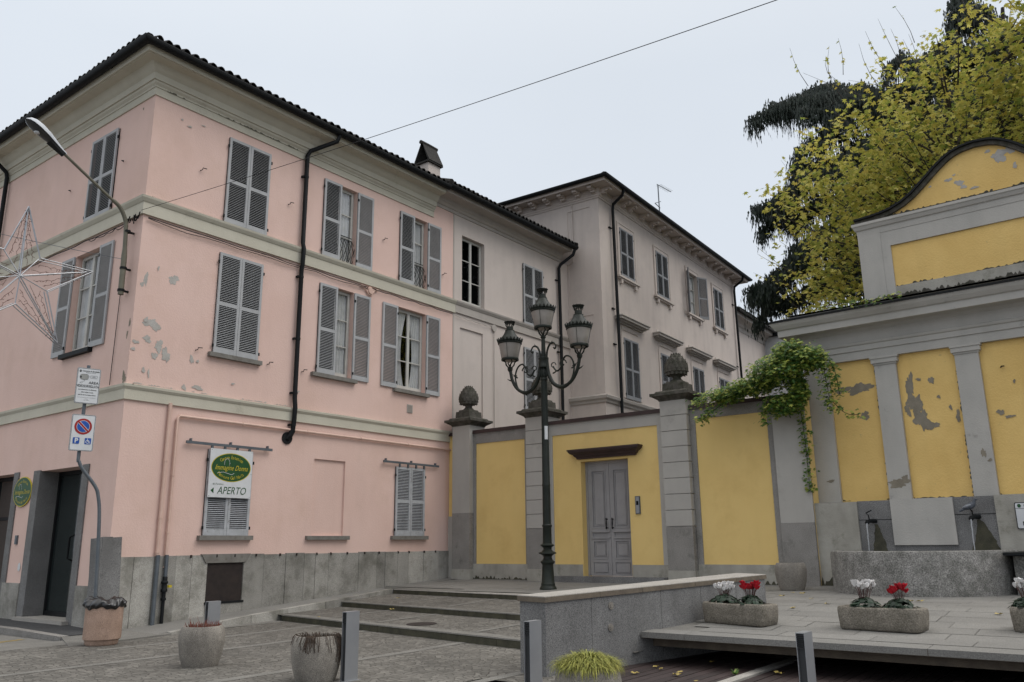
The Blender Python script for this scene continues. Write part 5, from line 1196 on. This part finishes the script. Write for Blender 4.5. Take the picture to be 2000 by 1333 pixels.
# shop signs
def oval_badge(parent,w,h,cx,cz,y,scale):
    m=MB(); disc(m,cx,cz,w,h,y-.001,48); link('oval_rim',mesh('oval_rim',m,signy),parent)
    m=MB(); disc(m,cx,cz,w*.965,h*.955,y-.003,48); link('oval_field',mesh('oval_field',m,signg),parent)
    m=MB(); yy=y-.005
    put_text(m,'Centro Estetico',.108*scale,cx,cz,yy,sx=.85,arc=(w*.72,h*.70,R(90),.118))
    put_text(m,'Immagine Donna',.165*scale,cx,cz-.01,yy,shear=.45,sx=.76)
    put_text(m,'Manicure Gel Nails',.108*scale,cx,cz,yy,sx=.82,arc=(w*.76,h*.73,R(-90),.108))
    link('lettering',mesh('lettering',m,signy),parent)
    m=MB(); k_=scale
    outl(m,[(cx-.12*k_+.085*k_*math.cos(t)*.8,cz+.09*k_+.11*k_*math.sin(t)) for t in [R(-20+22*i) for i in range(11)]],.007,yy-.001,False)
    outl(m,[(cx-.06*k_,cz+.13*k_),(cx-.045*k_,cz+.09*k_),(cx-.06*k_,cz+.06*k_)],.006,yy-.001,False)
    outl(m,[(cx-.35*k_,cz-.13*k_),(cx-.2*k_,cz-.11*k_),(cx+.02*k_,cz-.16*k_),(cx+.08*k_,cz-.12*k_)],.008,yy-.001,False)
    link('sketched_head',mesh('sketched_head',m,signw),parent)
ss=thing('shop_sign','white shop board with green oval and APERTO arrow, hung over a ground floor shutter','sign',P(10.69,.12,2.69),0)
m=MB(); m.box(0,1.11,0,.02,0,1.08); link('board',mesh('board',m,signw),ss)
oval_badge(ss,.52,.325,.555,.675,0,1.0)
m=MB(); put_text(m,'APERTO',.235,.60,.15,-.003,shear=.25,sx=.86); m.poly((.06,-.003,.15),(.14,-.003,.215),(.14,-.003,.085)); put_text(m,'by Francisca',.055,.24,.295,-.003,shear=.3); link('green_lettering',mesh('green_lettering',m,signg),ss)
m=MB()
for x,z in ((.03,.03),(1.08,.03),(.03,1.05),(1.08,1.05),(.02,.55),(1.09,.55)): disc(m,x,z,.008,.008,-.002,8)
link('screw',mesh('screw',m,signk),ss)
so2=thing('oval_sign','green oval beauty salon sign with yellow rim on the wall left of the shop door','sign',Lf(-20.9,.03,2.91),Lf.a)
m=MB(); vs=roundrect(-.46,.46,-.34,.34,.3,10); plate(m,[(.465*math.cos(2*math.pi*k/40),.345*math.sin(2*math.pi*k/40)) for k in range(40)],0,.02); link('oval_board',mesh('oval_board',m,signy),so2)
oval_badge(so2,.46,.34,0,0,0,.88)
# ================================================================== STREET FURNITURE
def bollard(x,y,z,label):
    b=thing('bollard',label,'bollard',(x,y,z),0,'aluminium light bollards along the kerb')
    link('body',BOL['body'],b); link('louvre_panel',BOL['louvre'],b); return b
BOL={}
h=.81
m=MB(); m.box(-.105,.105,-.04,-.034,0,h); m.box(-.105,.105,.034,.04,0,h); m.box(-.105,.105,-.034,.034,h-.008,h); m.box(.098,.105,-.034,.034,0,h-.008); m.box(-.14,.14,-.07,.07,-.01,.006); BOL['body']=mesh('bollard_body',m,alu)
m=MB(); m.box(-.08,-.07,-.034,.034,0,h-.008)
for k in range(7): z=h-.13+k*.017; m.hexa([(-.104,-.033,z),(-.08,-.033,z+.006),(-.08,.033,z+.006),(-.104,.033,z)],[(-.104,-.033,z+.005),(-.08,-.033,z+.011),(-.08,.033,z+.011),(-.104,.033,z+.005)])
BOL['louvre']=mesh('louvre_panel',m,alud)
bollard(7.68,11.55,0,'aluminium bollard half hidden behind the planter of red dry stems')
bollard(7.38,8.15,0,'aluminium bollard right behind the pot of withered brown roots')
bollard(7.48,5.43,0,'aluminium bollard at the near end of the granite parapet')
bollard(7.80,2.66,0,'aluminium bollard in front of the flower terrace edge')
def pot_mesh(r,hh):
    def f():
        m=MB().lathe([(.0,.0),(r*.76,.0),(r*.80,.03),(r*.92,hh*.3),(r*1.0,hh*.62),(r*.99,hh*.8),(r*.93,hh*.93),(r*.86,hh),(r*.76,hh),(r*.74,hh-.05),(0,hh-.055)],(0,0,0),28)
        return m
    return f
potm=mesh('concrete_pot',pot_mesh(.31,.53)(),concp,True); soilm=mesh('soil_disc',MB().lathe([(0,0),(.232,0)],(0,0,.482),20),soil)
def pot(x,y,z,label,s=1):
    t=thing('stone_pot',label,'flower pot',(x,y,z),random.random()*6,'round aggregate concrete pots'); o=link('pot_body',potm,t); o.scale=(s,s,s); o=link('pot_soil',soilm,t); o.scale=(s,s,s); return t
pot(7.12,10.92,0,'round concrete pot with reddish dry stems, left of the two pots on the cobbles')
pot(7.15,8.50,0,'round concrete pot with brown withered roots hanging over its rim')
pot(17.22,6.02,.645,'empty round concrete pot standing between garden wall and fountain')
pot(6.86,4.36,-.03,'round concrete pot under the mound of lime green grass')
# dry red plant
def stems(n,spread,hh,r,seed,droop=0,curl=0):
    m=MB(); q_=random.Random(seed)
    for _ in range(n):
        a=q_.random()*6.28; d=q_.random()**.5*spread; x,y=d*math.cos(a),d*math.sin(a); z=0; p=[(x,y,z)]; a2=a+q_.uniform(-1,1); l=q_.uniform(.4,1)*hh
        for k in range(1,5):
            x+=math.cos(a2)*l*.25*(.6 if droop else .4); y+=math.sin(a2)*l*.25*(.6 if droop else .4); z+=l*.25*(1 if not droop else (1-k*.8*droop)); a2+=q_.uniform(-.6,.6); p.append((x,y,z))
        m.tube(p,[r,r,r*.8,r*.7,r*.3],4)
    return m
def leafquad(m,p,d,up,l,w_,bend=.2):
    p,d,up=Vector(p),Vector(d).normalized(),Vector(up); s=d.cross(up); 
    if s.length<.01: s=d.cross(Vector((1,0,0)))
    s.normalize(); n=s.cross(d)
    m.add([p,p+d*l*.45+s*w_/2+n*bend*l*.2,p+d*l,p+d*l*.45-s*w_/2+n*bend*l*.2],[(0,1,2),(0,2,3)])
dp_=thing('dry_red_plant','low tangle of reddish dried stems in the left cobble-side pot','plant',(7.12,10.92,.49))
m=stems(150,.23,.10,.004,3); link('stem_tangle',mesh('stem_tangle',m,dryred),dp_)
m=stems(12,.25,.17,.003,9); link('long_stem',mesh('long_stem',m,dryred),dp_)
dp_=thing('withered_plant','withered brown hanging roots over the rim of the second pot','plant',(7.15,8.50,.49))
m=MB(); q_=random.Random(4)
m=stems(140,.23,.07,.004,5)
link('root_tangle',mesh('root_tangle',m,drybr),dp_)
m=MB()
for k in range(150):
    g_=q_.random(); a=(R(-58)+q_.gauss(0,.18)) if g_<.5 else ((R(-150)+q_.gauss(0,.16)) if g_<.75 else q_.uniform(0,6.28)); l=q_.uniform(.06,.36 if g_<.5 else .2)
    rr0=.24; p=[(rr0*.7*math.cos(a),rr0*.7*math.sin(a),.0),(rr0*1.1*math.cos(a),rr0*1.1*math.sin(a),.055)]
    ro=.285; 
    for j in range(1,5): 
        a+=q_.uniform(-.04,.04); z_=.05-l*j/4; ro=.285+.03*min(1,(j*l/4)/.12); p.append((ro*math.cos(a),ro*math.sin(a),z_))
    m.tube(p,.0035,3)
link('hanging_roots',mesh('hanging_roots',m,drybr),dp_)
# lime grass mound
dp_=thing('lime_grass','mound of arching lime green grass blades spilling over its pot at the bottom edge','plant',(6.86,4.36,.45))
m=MB(); q_=random.Random(8)
for k in range(2600):
    a=q_.random()*6.28; l=q_.uniform(.06,.17); d=q_.random()**.55*.27; x,y,z=d*math.cos(a),d*math.sin(a),.03+.11*(1-(d/.29)**2); a+=q_.uniform(-.6,.6); th=R(q_.uniform(0,65)); pts=[(x,y,z)]
    for j in range(5):
        x+=math.cos(a)*math.cos(th)*l/5; y+=math.sin(a)*math.cos(th)*l/5; z+=math.sin(th)*l/5; th-=R(q_.uniform(18,34)); pts.append((x,y,z))
    sx,sy=-math.sin(a)*.004,math.cos(a)*.004; vs=[]
    for j,p in enumerate(pts): f_=1-.75*j/5; vs+=[(p[0]+sx*f_,p[1]+sy*f_,p[2]),(p[0]-sx*f_,p[1]-sy*f_,p[2])]
    m.add(vs,[(2*j,2*j+1,2*j+3,2*j+2) for j in range(5)])
link('grass_blades',mesh('grass_blades',m,limegrass),dp_)
# litter bin
bn=thing('litter_bin','round reddish concrete litter bin with a black bag folded over its rim','litter bin',(7.66,14.72,0))
m=MB().lathe([(0,0),(.24,0),(.26,.02),(.27,.08),(.30,.10),(.303,.12),(.303,.64),(.29,.655),(.25,.655),(.25,.5),(0,.5)],(0,0,0),32); link('bin_body',mesh('bin_body',m,concr,True),bn)
m=MB(); nu,nv=90,12; q_=random.Random(2); vs=[]; ph=[q_.random()*6 for _ in range(6)]
for j in range(nv):
    for i in range(nu):
        t=2*math.pi*i/nu; v=j/(nv-1); r=.312+.05*math.sin(math.pi*v)*(1+.3*math.sin(7*t+ph[0]+3*v)+.3*math.sin(17*t+ph[1]-6*v))-.06*v; z=.61+.018*math.sin(5*t+ph[2])+.012*math.sin(13*t+ph[4])+v*(.15+.02*math.sin(6*t+ph[3]+4*v)+.012*math.sin(15*t)); vs.append((r*math.cos(t),r*math.sin(t),z))
vs.append((0,0,.70)); m.add(vs,[(j*nu+i,j*nu+(i+1)%nu,(j+1)*nu+(i+1)%nu,(j+1)*nu+i) for j in range(nv-1) for i in range(nu)]+[((nv-1)*nu+i,(nv-1)*nu+(i+1)%nu,nv*nu) for i in range(nu)])
link('bin_bag',mesh('bin_bag',m,bagm,'full'),bn)
# flower troughs
def trough_mesh():
    m=MB(); L,D,H=1.06,.48,.29; q=random.Random(3); nm=[(q.uniform(0,6.28),q.uniform(0,6.28)) for _ in range(3)]
    lv_=[(.92,.0,.06),(.955,.02,.08),(.975,.10,.09),(1.0,.22,.10),(.995,.265,.10),(.975,.285,.09),(.94,.29,.08),(.86,.288,.06),(.845,.25,.05)]
    vs=[];n=0
    for sc_v,z,r in lv_:
        a=L/2-(1-sc_v)*.5; b=D/2-(1-sc_v)*.42
        o=[]
        for cx,cy,a0 in ((a-r,b-r,0),(-a+r,b-r,90),(-a+r,-b+r,180),(a-r,-b+r,270)):
            for k in range(9):
                t=R(a0+90*k/8); o.append((cx+r*math.cos(t),cy+r*math.sin(t)))
            # extra points along the following edge
        full=[]
        for k in range(len(o)):
            p,p2=o[k],o[(k+1)%len(o)]; d=math.hypot(p2[0]-p[0],p2[1]-p[1]); st=max(1,int(d/.09)) if k%9==8 else 1
            for w_ in range(st if k%9!=8 else (9 if k in (8,26) else 3)): f=w_/(st if k%9!=8 else (9 if k in (8,26) else 3)); full.append((p[0]+(p2[0]-p[0])*f,p[1]+(p2[1]-p[1])*f))
        n=len(full)
        for x,y in full:
            w_=.006*math.sin(x*9+nm[0][0])+.005*math.sin(y*13+z*20+nm[1][0])+.004*math.sin(x*23+z*31)
            vs.append((x*(1+w_),y*(1+w_*2),z+(.004*math.sin(x*7+y*5) if z>.2 else 0)))
    K=len(lv_); m.add(vs,[(r*n+k,r*n+(k+1)%n,(r+1)*n+(k+1)%n,(r+1)*n+k) for r in range(K-1) for k in range(n)]+[tuple(range(n))[::-1]])
    return mesh('trough',m,rough,'full')
TM=trough_mesh(); TS=mesh('trough_soil',MB().poly((-.46,-.17,.262),(.46,-.17,.262),(.46,.17,.262),(-.46,.17,.262)),soil)
def trough(fl,fr_,label):
    a,b=Vector((*fl,0)),Vector((*fr_,0)); ang=math.atan2((b-a).y,(b-a).x); nin=Vector((-math.sin(ang),math.cos(ang),0)); c=(a+b)/2+nin*.25
    z=zter(c.x,c.y)-.005 if c.x>11.05 else .41
    t=thing('flower_trough',label,'planter',(c.x,c.y,z),ang,'stone flower troughs on the terrace edge'); link('trough_body',TM,t); link('trough_soil',TS,t); return t,ang
t1,a1=trough((11.80,5.52),(11.56,4.52),'rough stone trough of white and red cyclamen beside the granite parapet')
t2,a2=trough((11.80,3.58),(11.70,2.53),'rough stone trough of white and red cyclamen in the middle of the terrace edge')
t3,a3=trough((12.2,1.62),(12.05,.57),'rough stone trough cut by the right edge of the photograph')
def cyclamen(t,x,colm,label,seed,nf,sp=.15,hh=.26):
    M=WM[t.name]; p=M@Vector((x,0.0,.27)); c=thing('cyclamen',label,'flower',p,0,'potted cyclamen'); q_=random.Random(seed)
    m=MB()
    for k in range(110):
        a=q_.random()*6.28; d=q_.uniform(.03,.21); z=.11*(1-(d/.23)**2)+q_.uniform(-.02,.03); s=q_.uniform(.032,.05); til=q_.uniform(-.1,1.0)
        o=Vector((d*math.cos(a),d*math.sin(a),z)); dr=Vector((math.cos(a)*math.cos(til),math.sin(a)*math.cos(til),-math.sin(til))); sd=Vector((-math.sin(a),math.cos(a),0)); n_=dr.cross(sd); 
        if n_.z<0: n_=-n_
        pts=[o-dr*s*.1]
        for th,rr_ in ((-150,.75),(-105,1.0),(-60,1.0),(-25,1.0),(0,1.08),(25,1.0),(60,1.0),(105,1.0),(150,.75)):
            th=R(th); pts.append(o+dr*s*rr_*math.cos(th)+sd*s*rr_*math.sin(th)-n_*s*.18)
        m.add(pts,[(0,i,i+1) for i in range(1,9)])
    link('leaves',mesh('cyclamen_leaves',m,cyc_leaf,False,fixn=False),c)
    ms=MB(); mp_=MB()
    for k in range(nf):
        a=q_.random()*6.28; d=q_.random()**.6*sp; b=Vector((d*.35*math.cos(a),d*.35*math.sin(a),.05)); tp=Vector((d*math.cos(a),d*math.sin(a),hh*q_.uniform(.72,1)))
        mid=(b+tp)/2+Vector((0,0,.03)); ms.tube([b,mid,tp,tp+Vector((.006,0,-.012))],.0032,4)
        a0=q_.random()*6.28
        for j in range(5):
            t_=a0+2*math.pi*j/5; o=tp+Vector((math.cos(t_)*.010,math.sin(t_)*.010,-.012)); tw=q_.uniform(.2,.55); up=Vector((math.cos(t_)*tw,math.sin(t_)*tw,1)).normalized(); sd=Vector((-math.sin(t_+.4),math.cos(t_+.4),0)); L_=q_.uniform(.055,.075)
            mp_.add([o,o+up*L_*.35+sd*.020,o+up*L_*.75+sd*.028,o+up*L_,o+up*L_*.78-sd*.026,o+up*L_*.35-sd*.018],[(0,1,2,3),(0,3,4,5)])
    link('stem',mesh('stems',ms,stemm),c); link('petals',mesh('petals',mp_,colm,fixn=False),c)
cyclamen(t1,-.25,whitep,'white cyclamen in the left trough beside the parapet',11,24,.14,.27)
cyclamen(t1,.20,redp,'red cyclamen in the left trough beside the parapet',12,26,.13,.29)
cyclamen(t2,-.22,whitep,'white cyclamen in the middle trough',13,20,.14,.33)
cyclamen(t2,.24,redp,'red cyclamen in the middle trough',14,18,.13,.28)
cyclamen(t3,-.36,whitep,'white cyclamen at the right edge of the photograph',15,16,.12,.33)
# fallen leaves
q_=random.Random(21); lm=[]
for k in range(4):
    m=MB(); n=10; m.add([(0,0,.012)]+[(.05*(1.2 if i%2 else .6)*math.cos(2*math.pi*i/n),.045*(1.2 if i%2 else .6)*math.sin(2*math.pi*i/n),.006+.022*q_.random()) for i in range(n)],[(0,1+i,1+(i+1)%n) for i in range(n)]); lm.append(mesh('fallen_leaf',m,dryleaf,fixn=False))
for k,(x,y,z) in enumerate([(16.3,5.7,.64),(16.1,5.45,.64),(15.3,5.55,.635),(16.9,6.5,.65),(14.9,4.9,.63),(15.1,3.35,.63),(15.0,3.2,.63),(14.0,4.35,.62),(13.4,4.7,.58),(10.4,5.55,.0),(10.25,5.4,.0),(9.9,5.0,.0),(10.1,5.05,.0),(9.75,5.5,.0),(12.5,5.2,.0),(11.2,5.1,.0),(9.6,4.6,0),(10.7,4.0,.0),(13.0,13.1,T2(13,13)),(11.8,14.0,.18),(14.6,14.5,.38),(12.9,3.2,.54),(13.5,1.9,.59)]):
    o=link('fallen_leaf',lm[k%4],None,(x,y,z+.003),q_.random()*6); tag(o,'small dry yellow leaf fallen on the paving, one of many alike','leaf','dry leaves fallen on terrace, deck and steps'); s=q_.uniform(.7,1.25); o.scale=(s,s,s)
wd_=thing('weed','small green weed sprouting beside the pale strip of the deck','plant',(10.35,4.42,0))
m=MB()
for k in range(26): a=q_.random()*6.28; leafquad(m,(0,0,.0),(math.cos(a),math.sin(a),q_.uniform(.2,1.2)),(0,0,1),q_.uniform(.04,.11),.03)
link('weed_leaves',mesh('weed_leaves',m,vinem,fixn=False),wd_)
# ================================================================== TREES
def lobed(m,p,d,n,s,q_,lobes=5):
    d=d.normalized(); sd=d.cross(n)
    if sd.length<.05: sd=d.cross(Vector((1,.3,0)))
    sd.normalize(); nn=sd.cross(d); pts=[]
    shape=((0,0),(.16,.50),(.34,.20),(.74,.52),(.62,.16),(1.05,0),(.62,-.16),(.74,-.52),(.34,-.20),(.16,-.50)); c=q_.uniform(-.25,.25)
    for a,b in shape: pts.append(p+d*s*a+sd*s*b+nn*s*(abs(b)*c-.15*a*a))
    m.add(pts,[(0,1,2),(2,3,4),(0,2,4,5),(0,5,6,8),(6,7,8),(8,9,0)])
tt=thing('autumn_tree','broad tree with yellow green autumn leaves rising behind the fountain gable','tree',(26.6,2.6,0))
q_=random.Random(31); T0=Vector((26.6,2.6,0))
br=MB(); lv=MB()
part('trunk',MB().tube([(26.6,2.6,0),(26.5,2.7,4),(26.6,2.8,8),(26.4,3.0,11),(26.6,3.2,13.5),(26.5,3.1,16)],[.32,.27,.2,.14,.08,.03],10),bark,tt,True)
# crown outline in the plane x=26: left edge y as function of height
edge=[(6.0,7.4),(8.2,8.4),(9.5,8.5),(10.8,8.2),(12.2,8.3),(13.3,8.0),(14.2,7.2),(15.0,6.0),(15.6,4.8),(16.2,3.4),(16.8,1.8),(17.6,.3)]
def ymax(z):
    for (a,b),(c,d) in zip(edge,edge[1:]):
        if z<=c: return b+(d-b)*(z-a)/(c-a)
    return 0.0
cl=[]
while len(cl)<2500:
    z=q_.uniform(6.0,17.6); Y=ymax(z); y=q_.uniform(-5.5,Y-.25+q_.gauss(0,.2)); x=26.4+q_.uniform(-2.6,2.6)*math.sqrt(max(.1,1-((z-11.5)/7)**2))
    if (z>14.3 and q_.random()<.45) or (y>Y-1.3 and q_.random()<.4): continue
    # keep clumps: noise
    if math.sin(y*1.9+z*1.3)+math.sin(z*2.3-y*.8+x)+q_.uniform(-1.2,1.2)<-1.05: continue
    cl.append(Vector((x,y,z)))
for c in cl:
    base=Vector((26.5+(c.x-26.5)*.35,3.0+(c.y-3.0)*.35,max(4,c.z-1.8))) 
    if q_.random()<.16: 
        mid=(base+c)/2+Vector((0,0,-.25)); br.tube([base,mid,c],[.035,.022,.008],4,False)
    n=q_.randint(12,22); tw=Vector((q_.uniform(-.4,.4),q_.uniform(-.2,.6)*(1 if c.y>3 else -1),q_.uniform(.2,1))).normalized()
    for k in range(n):
        p=c+tw*q_.uniform(-.45,.45)+Vector((q_.gauss(0,.16),q_.gauss(0,.16),q_.gauss(0,.14)))
        a=q_.random()*6.28; d=Vector((math.cos(a),math.sin(a),q_.uniform(-.9,.25))); lobed(lv,p,d,Vector((q_.gauss(0,.4),q_.gauss(0,.4),1)),q_.uniform(.11,.20),q_)
# bare whips sticking out of the outline
for k in range(56):
    z=q_.uniform(8.5,17); Y=ymax(z); p0=Vector((26.2+q_.uniform(-1,1),(Y if k%2 else q_.uniform(0,Y))-.6,z if k%2 else q_.uniform(15.5,17)))
    d=Vector((q_.uniform(-.2,.2),q_.uniform(.2,.9) if k%2 else q_.uniform(-.2,.5),q_.uniform(.3,1))).normalized(); L_=q_.uniform(.9,1.9); kx,ky=q_.uniform(-.35,.35),q_.uniform(-.35,.35); pts=[p0+d*L_*t+Vector((kx*t*t,ky*t*t,.12*t*t)) for t in (0,.33,.66,1)]
    br.tube(pts,[.011,.008,.006,.003],4,False)
    for j in range(q_.randint(1,5)):
        t=q_.uniform(.25,1); lobed(lv,p0+d*L_*t+Vector((kx*t*t,ky*t*t,.12*t*t)),Vector((q_.gauss(0,1),q_.gauss(0,1),-.5)),Vector((0,0,1)),q_.uniform(.09,.15),q_)
part('branches',br,bark,tt); part('leaves',lv,tulip,tt)
ce=thing('cedar','huge dark weeping cedar with drooping curtains of needles behind the yellow tree','tree',(33,2.5,0))
q_=random.Random(41); br=MB(); nd_=MB()
part('trunk',MB().tube([(33,2.5,0),(33,2.5,8),(33.1,2.4,14),(33,2.0,18),(32.9,1.6,21)],[.6,.5,.35,.2,.06],12),bark,ce,True)
def hang(p,l,w_):   # one hanging spray of needles: a drooping string of small tufts
    x,y,z=p; n=max(3,int(l/.11)); dx,dy=q_.gauss(0,.02),q_.gauss(0,.02)
    for j in range(n):
        zz=z-l*j/n; f_=w_*(1-.75*j/n)*q_.uniform(.6,1.3); a=q_.random()*6.28; c,s_=math.cos(a)*f_,math.sin(a)*f_; x+=dx+q_.gauss(0,.012); y+=dy+q_.gauss(0,.012)
        nd_.add([(x,y,zz+.02),(x+c,y+s_,zz-.05),(x+c*.3,y+s_*.3,zz-.17),(x-c*.8,y-s_*.8,zz-.07)],[(0,1,2,3)])
def bough(p0,p1,lift,drop,width,dens=1.0,ln=.8,fine=1):
    p0,p1=Vector(p0),Vector(p1); L_=(p1-p0).length; n=14; a1,a2,a3=[q_.random()*6.28 for _ in range(3)]
    sp_=[p0+(p1-p0)*(k/n)+Vector((0,0,lift*math.sin(math.pi*min(1,k/n*1.1))-drop*(k/n)**4+.18*math.sin(k*1.1+a3))) for k in range(n+1)]
    br.tube(sp_,[.13*(1-k/n*.93)*min(1,L_/6) for k in range(n+1)],5,False)
    sd=(p1-p0).cross(Vector((0,0,1))).normalized()
    cnt=int(L_*(250 if fine else 120)*dens)
    for _ in range(cnt):
        t=q_.random()**.75*.985+.015; k=min(n-1,int(t*n)); f_=t*n-k; p=sp_[k]*(1-f_)+sp_[k+1]*f_
        cl_=.5+.5*math.sin(t*L_*2.6+a1)*math.sin(t*L_*1.1+a2)
        u_=q_.uniform(-1,1); wd2=width*(.25+.9*math.sin(math.pi*min(1,t*1.05+.05)))*u_*(.6+.6*cl_); q2=p+sd*wd2+Vector((q_.gauss(0,.1),q_.gauss(0,.1),-.75*abs(u_)**2*width*.8+q_.gauss(0,.06)))
        hang(q2,ln*(.2+.9*cl_)*q_.uniform(.3,1.15),q_.uniform(.028,.055) if fine else q_.uniform(.07,.12))
tr=lambda z:(33,2.5,z)
def pxp(x,y,X):
    d=F+rr*(x-1000)/1612.44-uu*(y-666.5)/1612.44; return EYE+d*(X/d.x)
tips=[((1464,228),31,1.6,1.2,14.8,.9),((1500,200),32.5,1.5,.7,15.0,.9),((1560,215),30.5,1.2,.8,14.8,.8),((1470,400),30.5,1.5,1.3,12.4,.9),((1520,420),32,1.2,.6,12.0,.9),((1458,560),29.5,2.2,1.4,8.6,1.1),((1495,600),31,1.9,1.2,8.6,1.0),((1540,480),30,1.4,.9,10.8,.9),((1560,330),32,1.2,.6,14.2,.9),((1700,215),31,1.4,.8,16.5,.9),((1640,300),30,1.0,.6,14.5,.9),((1600,640),30,1.2,.5,8.6,1)]
for (px,py),X,lift,drop,zt,dn in tips:
    e_=pxp(px,py,X); e_.z+=drop*1.0+.1
    bough(tr(min(zt,25)),e_,lift,drop,.95,dn,1.0)
for k in range(26):
    a=R(q_.uniform(-200,60)); z=8+9*k/26; L_=(8.5-(z-9)*.36)*q_.uniform(.75,1); 
    e_=Vector((33+L_*math.cos(a),2.5-abs(L_*math.sin(a)) if math.sin(a)<0 else 2.5+L_*math.sin(a)*.6,z+q_.uniform(-.5,.4)))
    bough(tr(z),e_,.9,.9,.9,.5,.9,0)
for k in range(14): # extra mass behind the yellow crown
    z=q_.uniform(9,18.5); bough(tr(z),(29.8+q_.uniform(-.5,.5),q_.uniform(-5,7.6-(max(0,z-15))*.9),z+q_.uniform(-.6,.4)),.8,.6,1.1,.9,1.1,0)
for (ax_,ay),(bx_,by),lf_,wd__ in (((1760,260),(1600,215),1.0,.8),((1720,230),(1645,185),.9,.5),((1810,200),(1715,150),1.5,.8),((1790,170),(1830,190),.8,.8),((1935,120),(1840,60),1.7,.7),((1960,160),(1870,165),1.5,.8),((1920,60),(1850,5),1.4,.7),((1900,60),(1965,110),1.6,.8),((2040,200),(1990,150),1.3,.8),((1900,330),(1780,250),1.2,1.0),((2000,330),(1880,260),1.2,1.0),((1640,420),(1480,410),1.2,.8),((1650,560),(1470,590),1.3,.9),((1620,330),(1540,300),.9,.8),((1850,300),(1700,240),1.0,1.2),((1950,260),(1800,220),1.0,1.2),((2060,260),(1930,200),1.1,1.1),((1780,420),(1640,330),1.0,1.2),((1700,300),(1590,240),1.0,1.0)):
    bough(pxp(ax_,ay,31.5),pxp(bx_,by,31),lf_,.7,wd__,1.1,.95)
for k in range(16):
    z=q_.uniform(9,18); bough((31,q_.uniform(-2,4),z+.6),(30+q_.uniform(-.4,.4),q_.uniform(3,8.2-(max(0,z-14))*1.0),z+q_.uniform(-.8,.2)),.7,.6,1.2,1.0,1.2,0)

part('branches',br,bark,ce); part('needles',nd_,cedarm,ce)
# ================================================================== CREEPER
vn=thing('creeper','green and yellowish creeper spilling over the wall corner beside the fountain','plant',(18.6,6.3,.65))
q_=random.Random(51); lv=MB(); br=MB()
def vleaf(p,s=.08):
    a=q_.random()*6.28; d=Vector((math.cos(a)-.5,math.sin(a),q_.uniform(-1.0,.1))); lobed(lv,p,d,Vector((-.6,0,1)),s*q_.uniform(.7,1.35),q_)
def cloud(c,r,n,s=.085):
    for _ in range(int(n*2.3)):
        v=Vector((q_.gauss(0,1),q_.gauss(0,1),q_.gauss(0,1))); v=v/(v.length or 1)*q_.uniform(.35,1.0)
        vleaf(Vector(c)+Vector((v.x*r[0],v.y*r[1],v.z*r[2])),s)
def strand(pts,n,w_,s=.08):
    pts=smooth(pts,5); br.tube(pts,.008,4,False)
    for _ in range(int(n*1.6)):
        k=q_.randrange(len(pts)); vleaf(Vector(pts[k])+Vector((q_.gauss(0,w_),q_.gauss(0,w_),q_.gauss(0,w_))),s)
for c,r,n in (((18.3,6.3,5.35),(.6,.72,.42),900),((18.3,6.95,5.08),(.5,.62,.24),480),((18.3,7.55,4.95),(.45,.5,.2),320),((18.45,6.0,5.75),(.5,.45,.35),520),((18.3,5.6,5.55),(.4,.4,.3),380),((18.35,6.3,4.6),(.35,.4,.3),300),((18.4,5.9,4.9),(.3,.25,.45),350)): cloud(c,r,n)
for p,n,w_ in (([(18.3,7.4,5.0),(18.25,7.9,4.95),(18.3,8.35,4.85)],150,.09),([(18.3,6.9,5.1),(18.1,7.7,4.65),(18.2,8.2,4.45)],120,.07),([(18.5,5.95,4.8),(18.75,5.97,3.8),(18.8,5.98,2.75)],200,.06),([(18.45,5.7,5.7),(18.35,5.35,5.6),(18.3,5.25,5.0),(18.35,5.22,4.5)],300,.10),([(18.4,5.5,5.7),(18.5,5.15,5.4),(18.5,5.05,4.7)],110,.06),([(18.35,5.22,4.6),(18.6,5.0,4.3),(18.7,4.75,4.25)],24,.04),([(18.3,6.6,4.7),(18.2,6.7,4.2)],60,.06)): strand(p,n,w_)
# shoots running over the fountain roof edge
for c in (([Q(1.9,.35,6.68),Q(2.4,.4,6.66),Q(2.9,.42,6.66)],40,.05),([Q(.9,-.3,6.9),Q(1.6,.1,6.8)],20,.06)): strand(*c)
part('vine_stem',br,bark,vn); part('leaves',lv,vinem,vn)
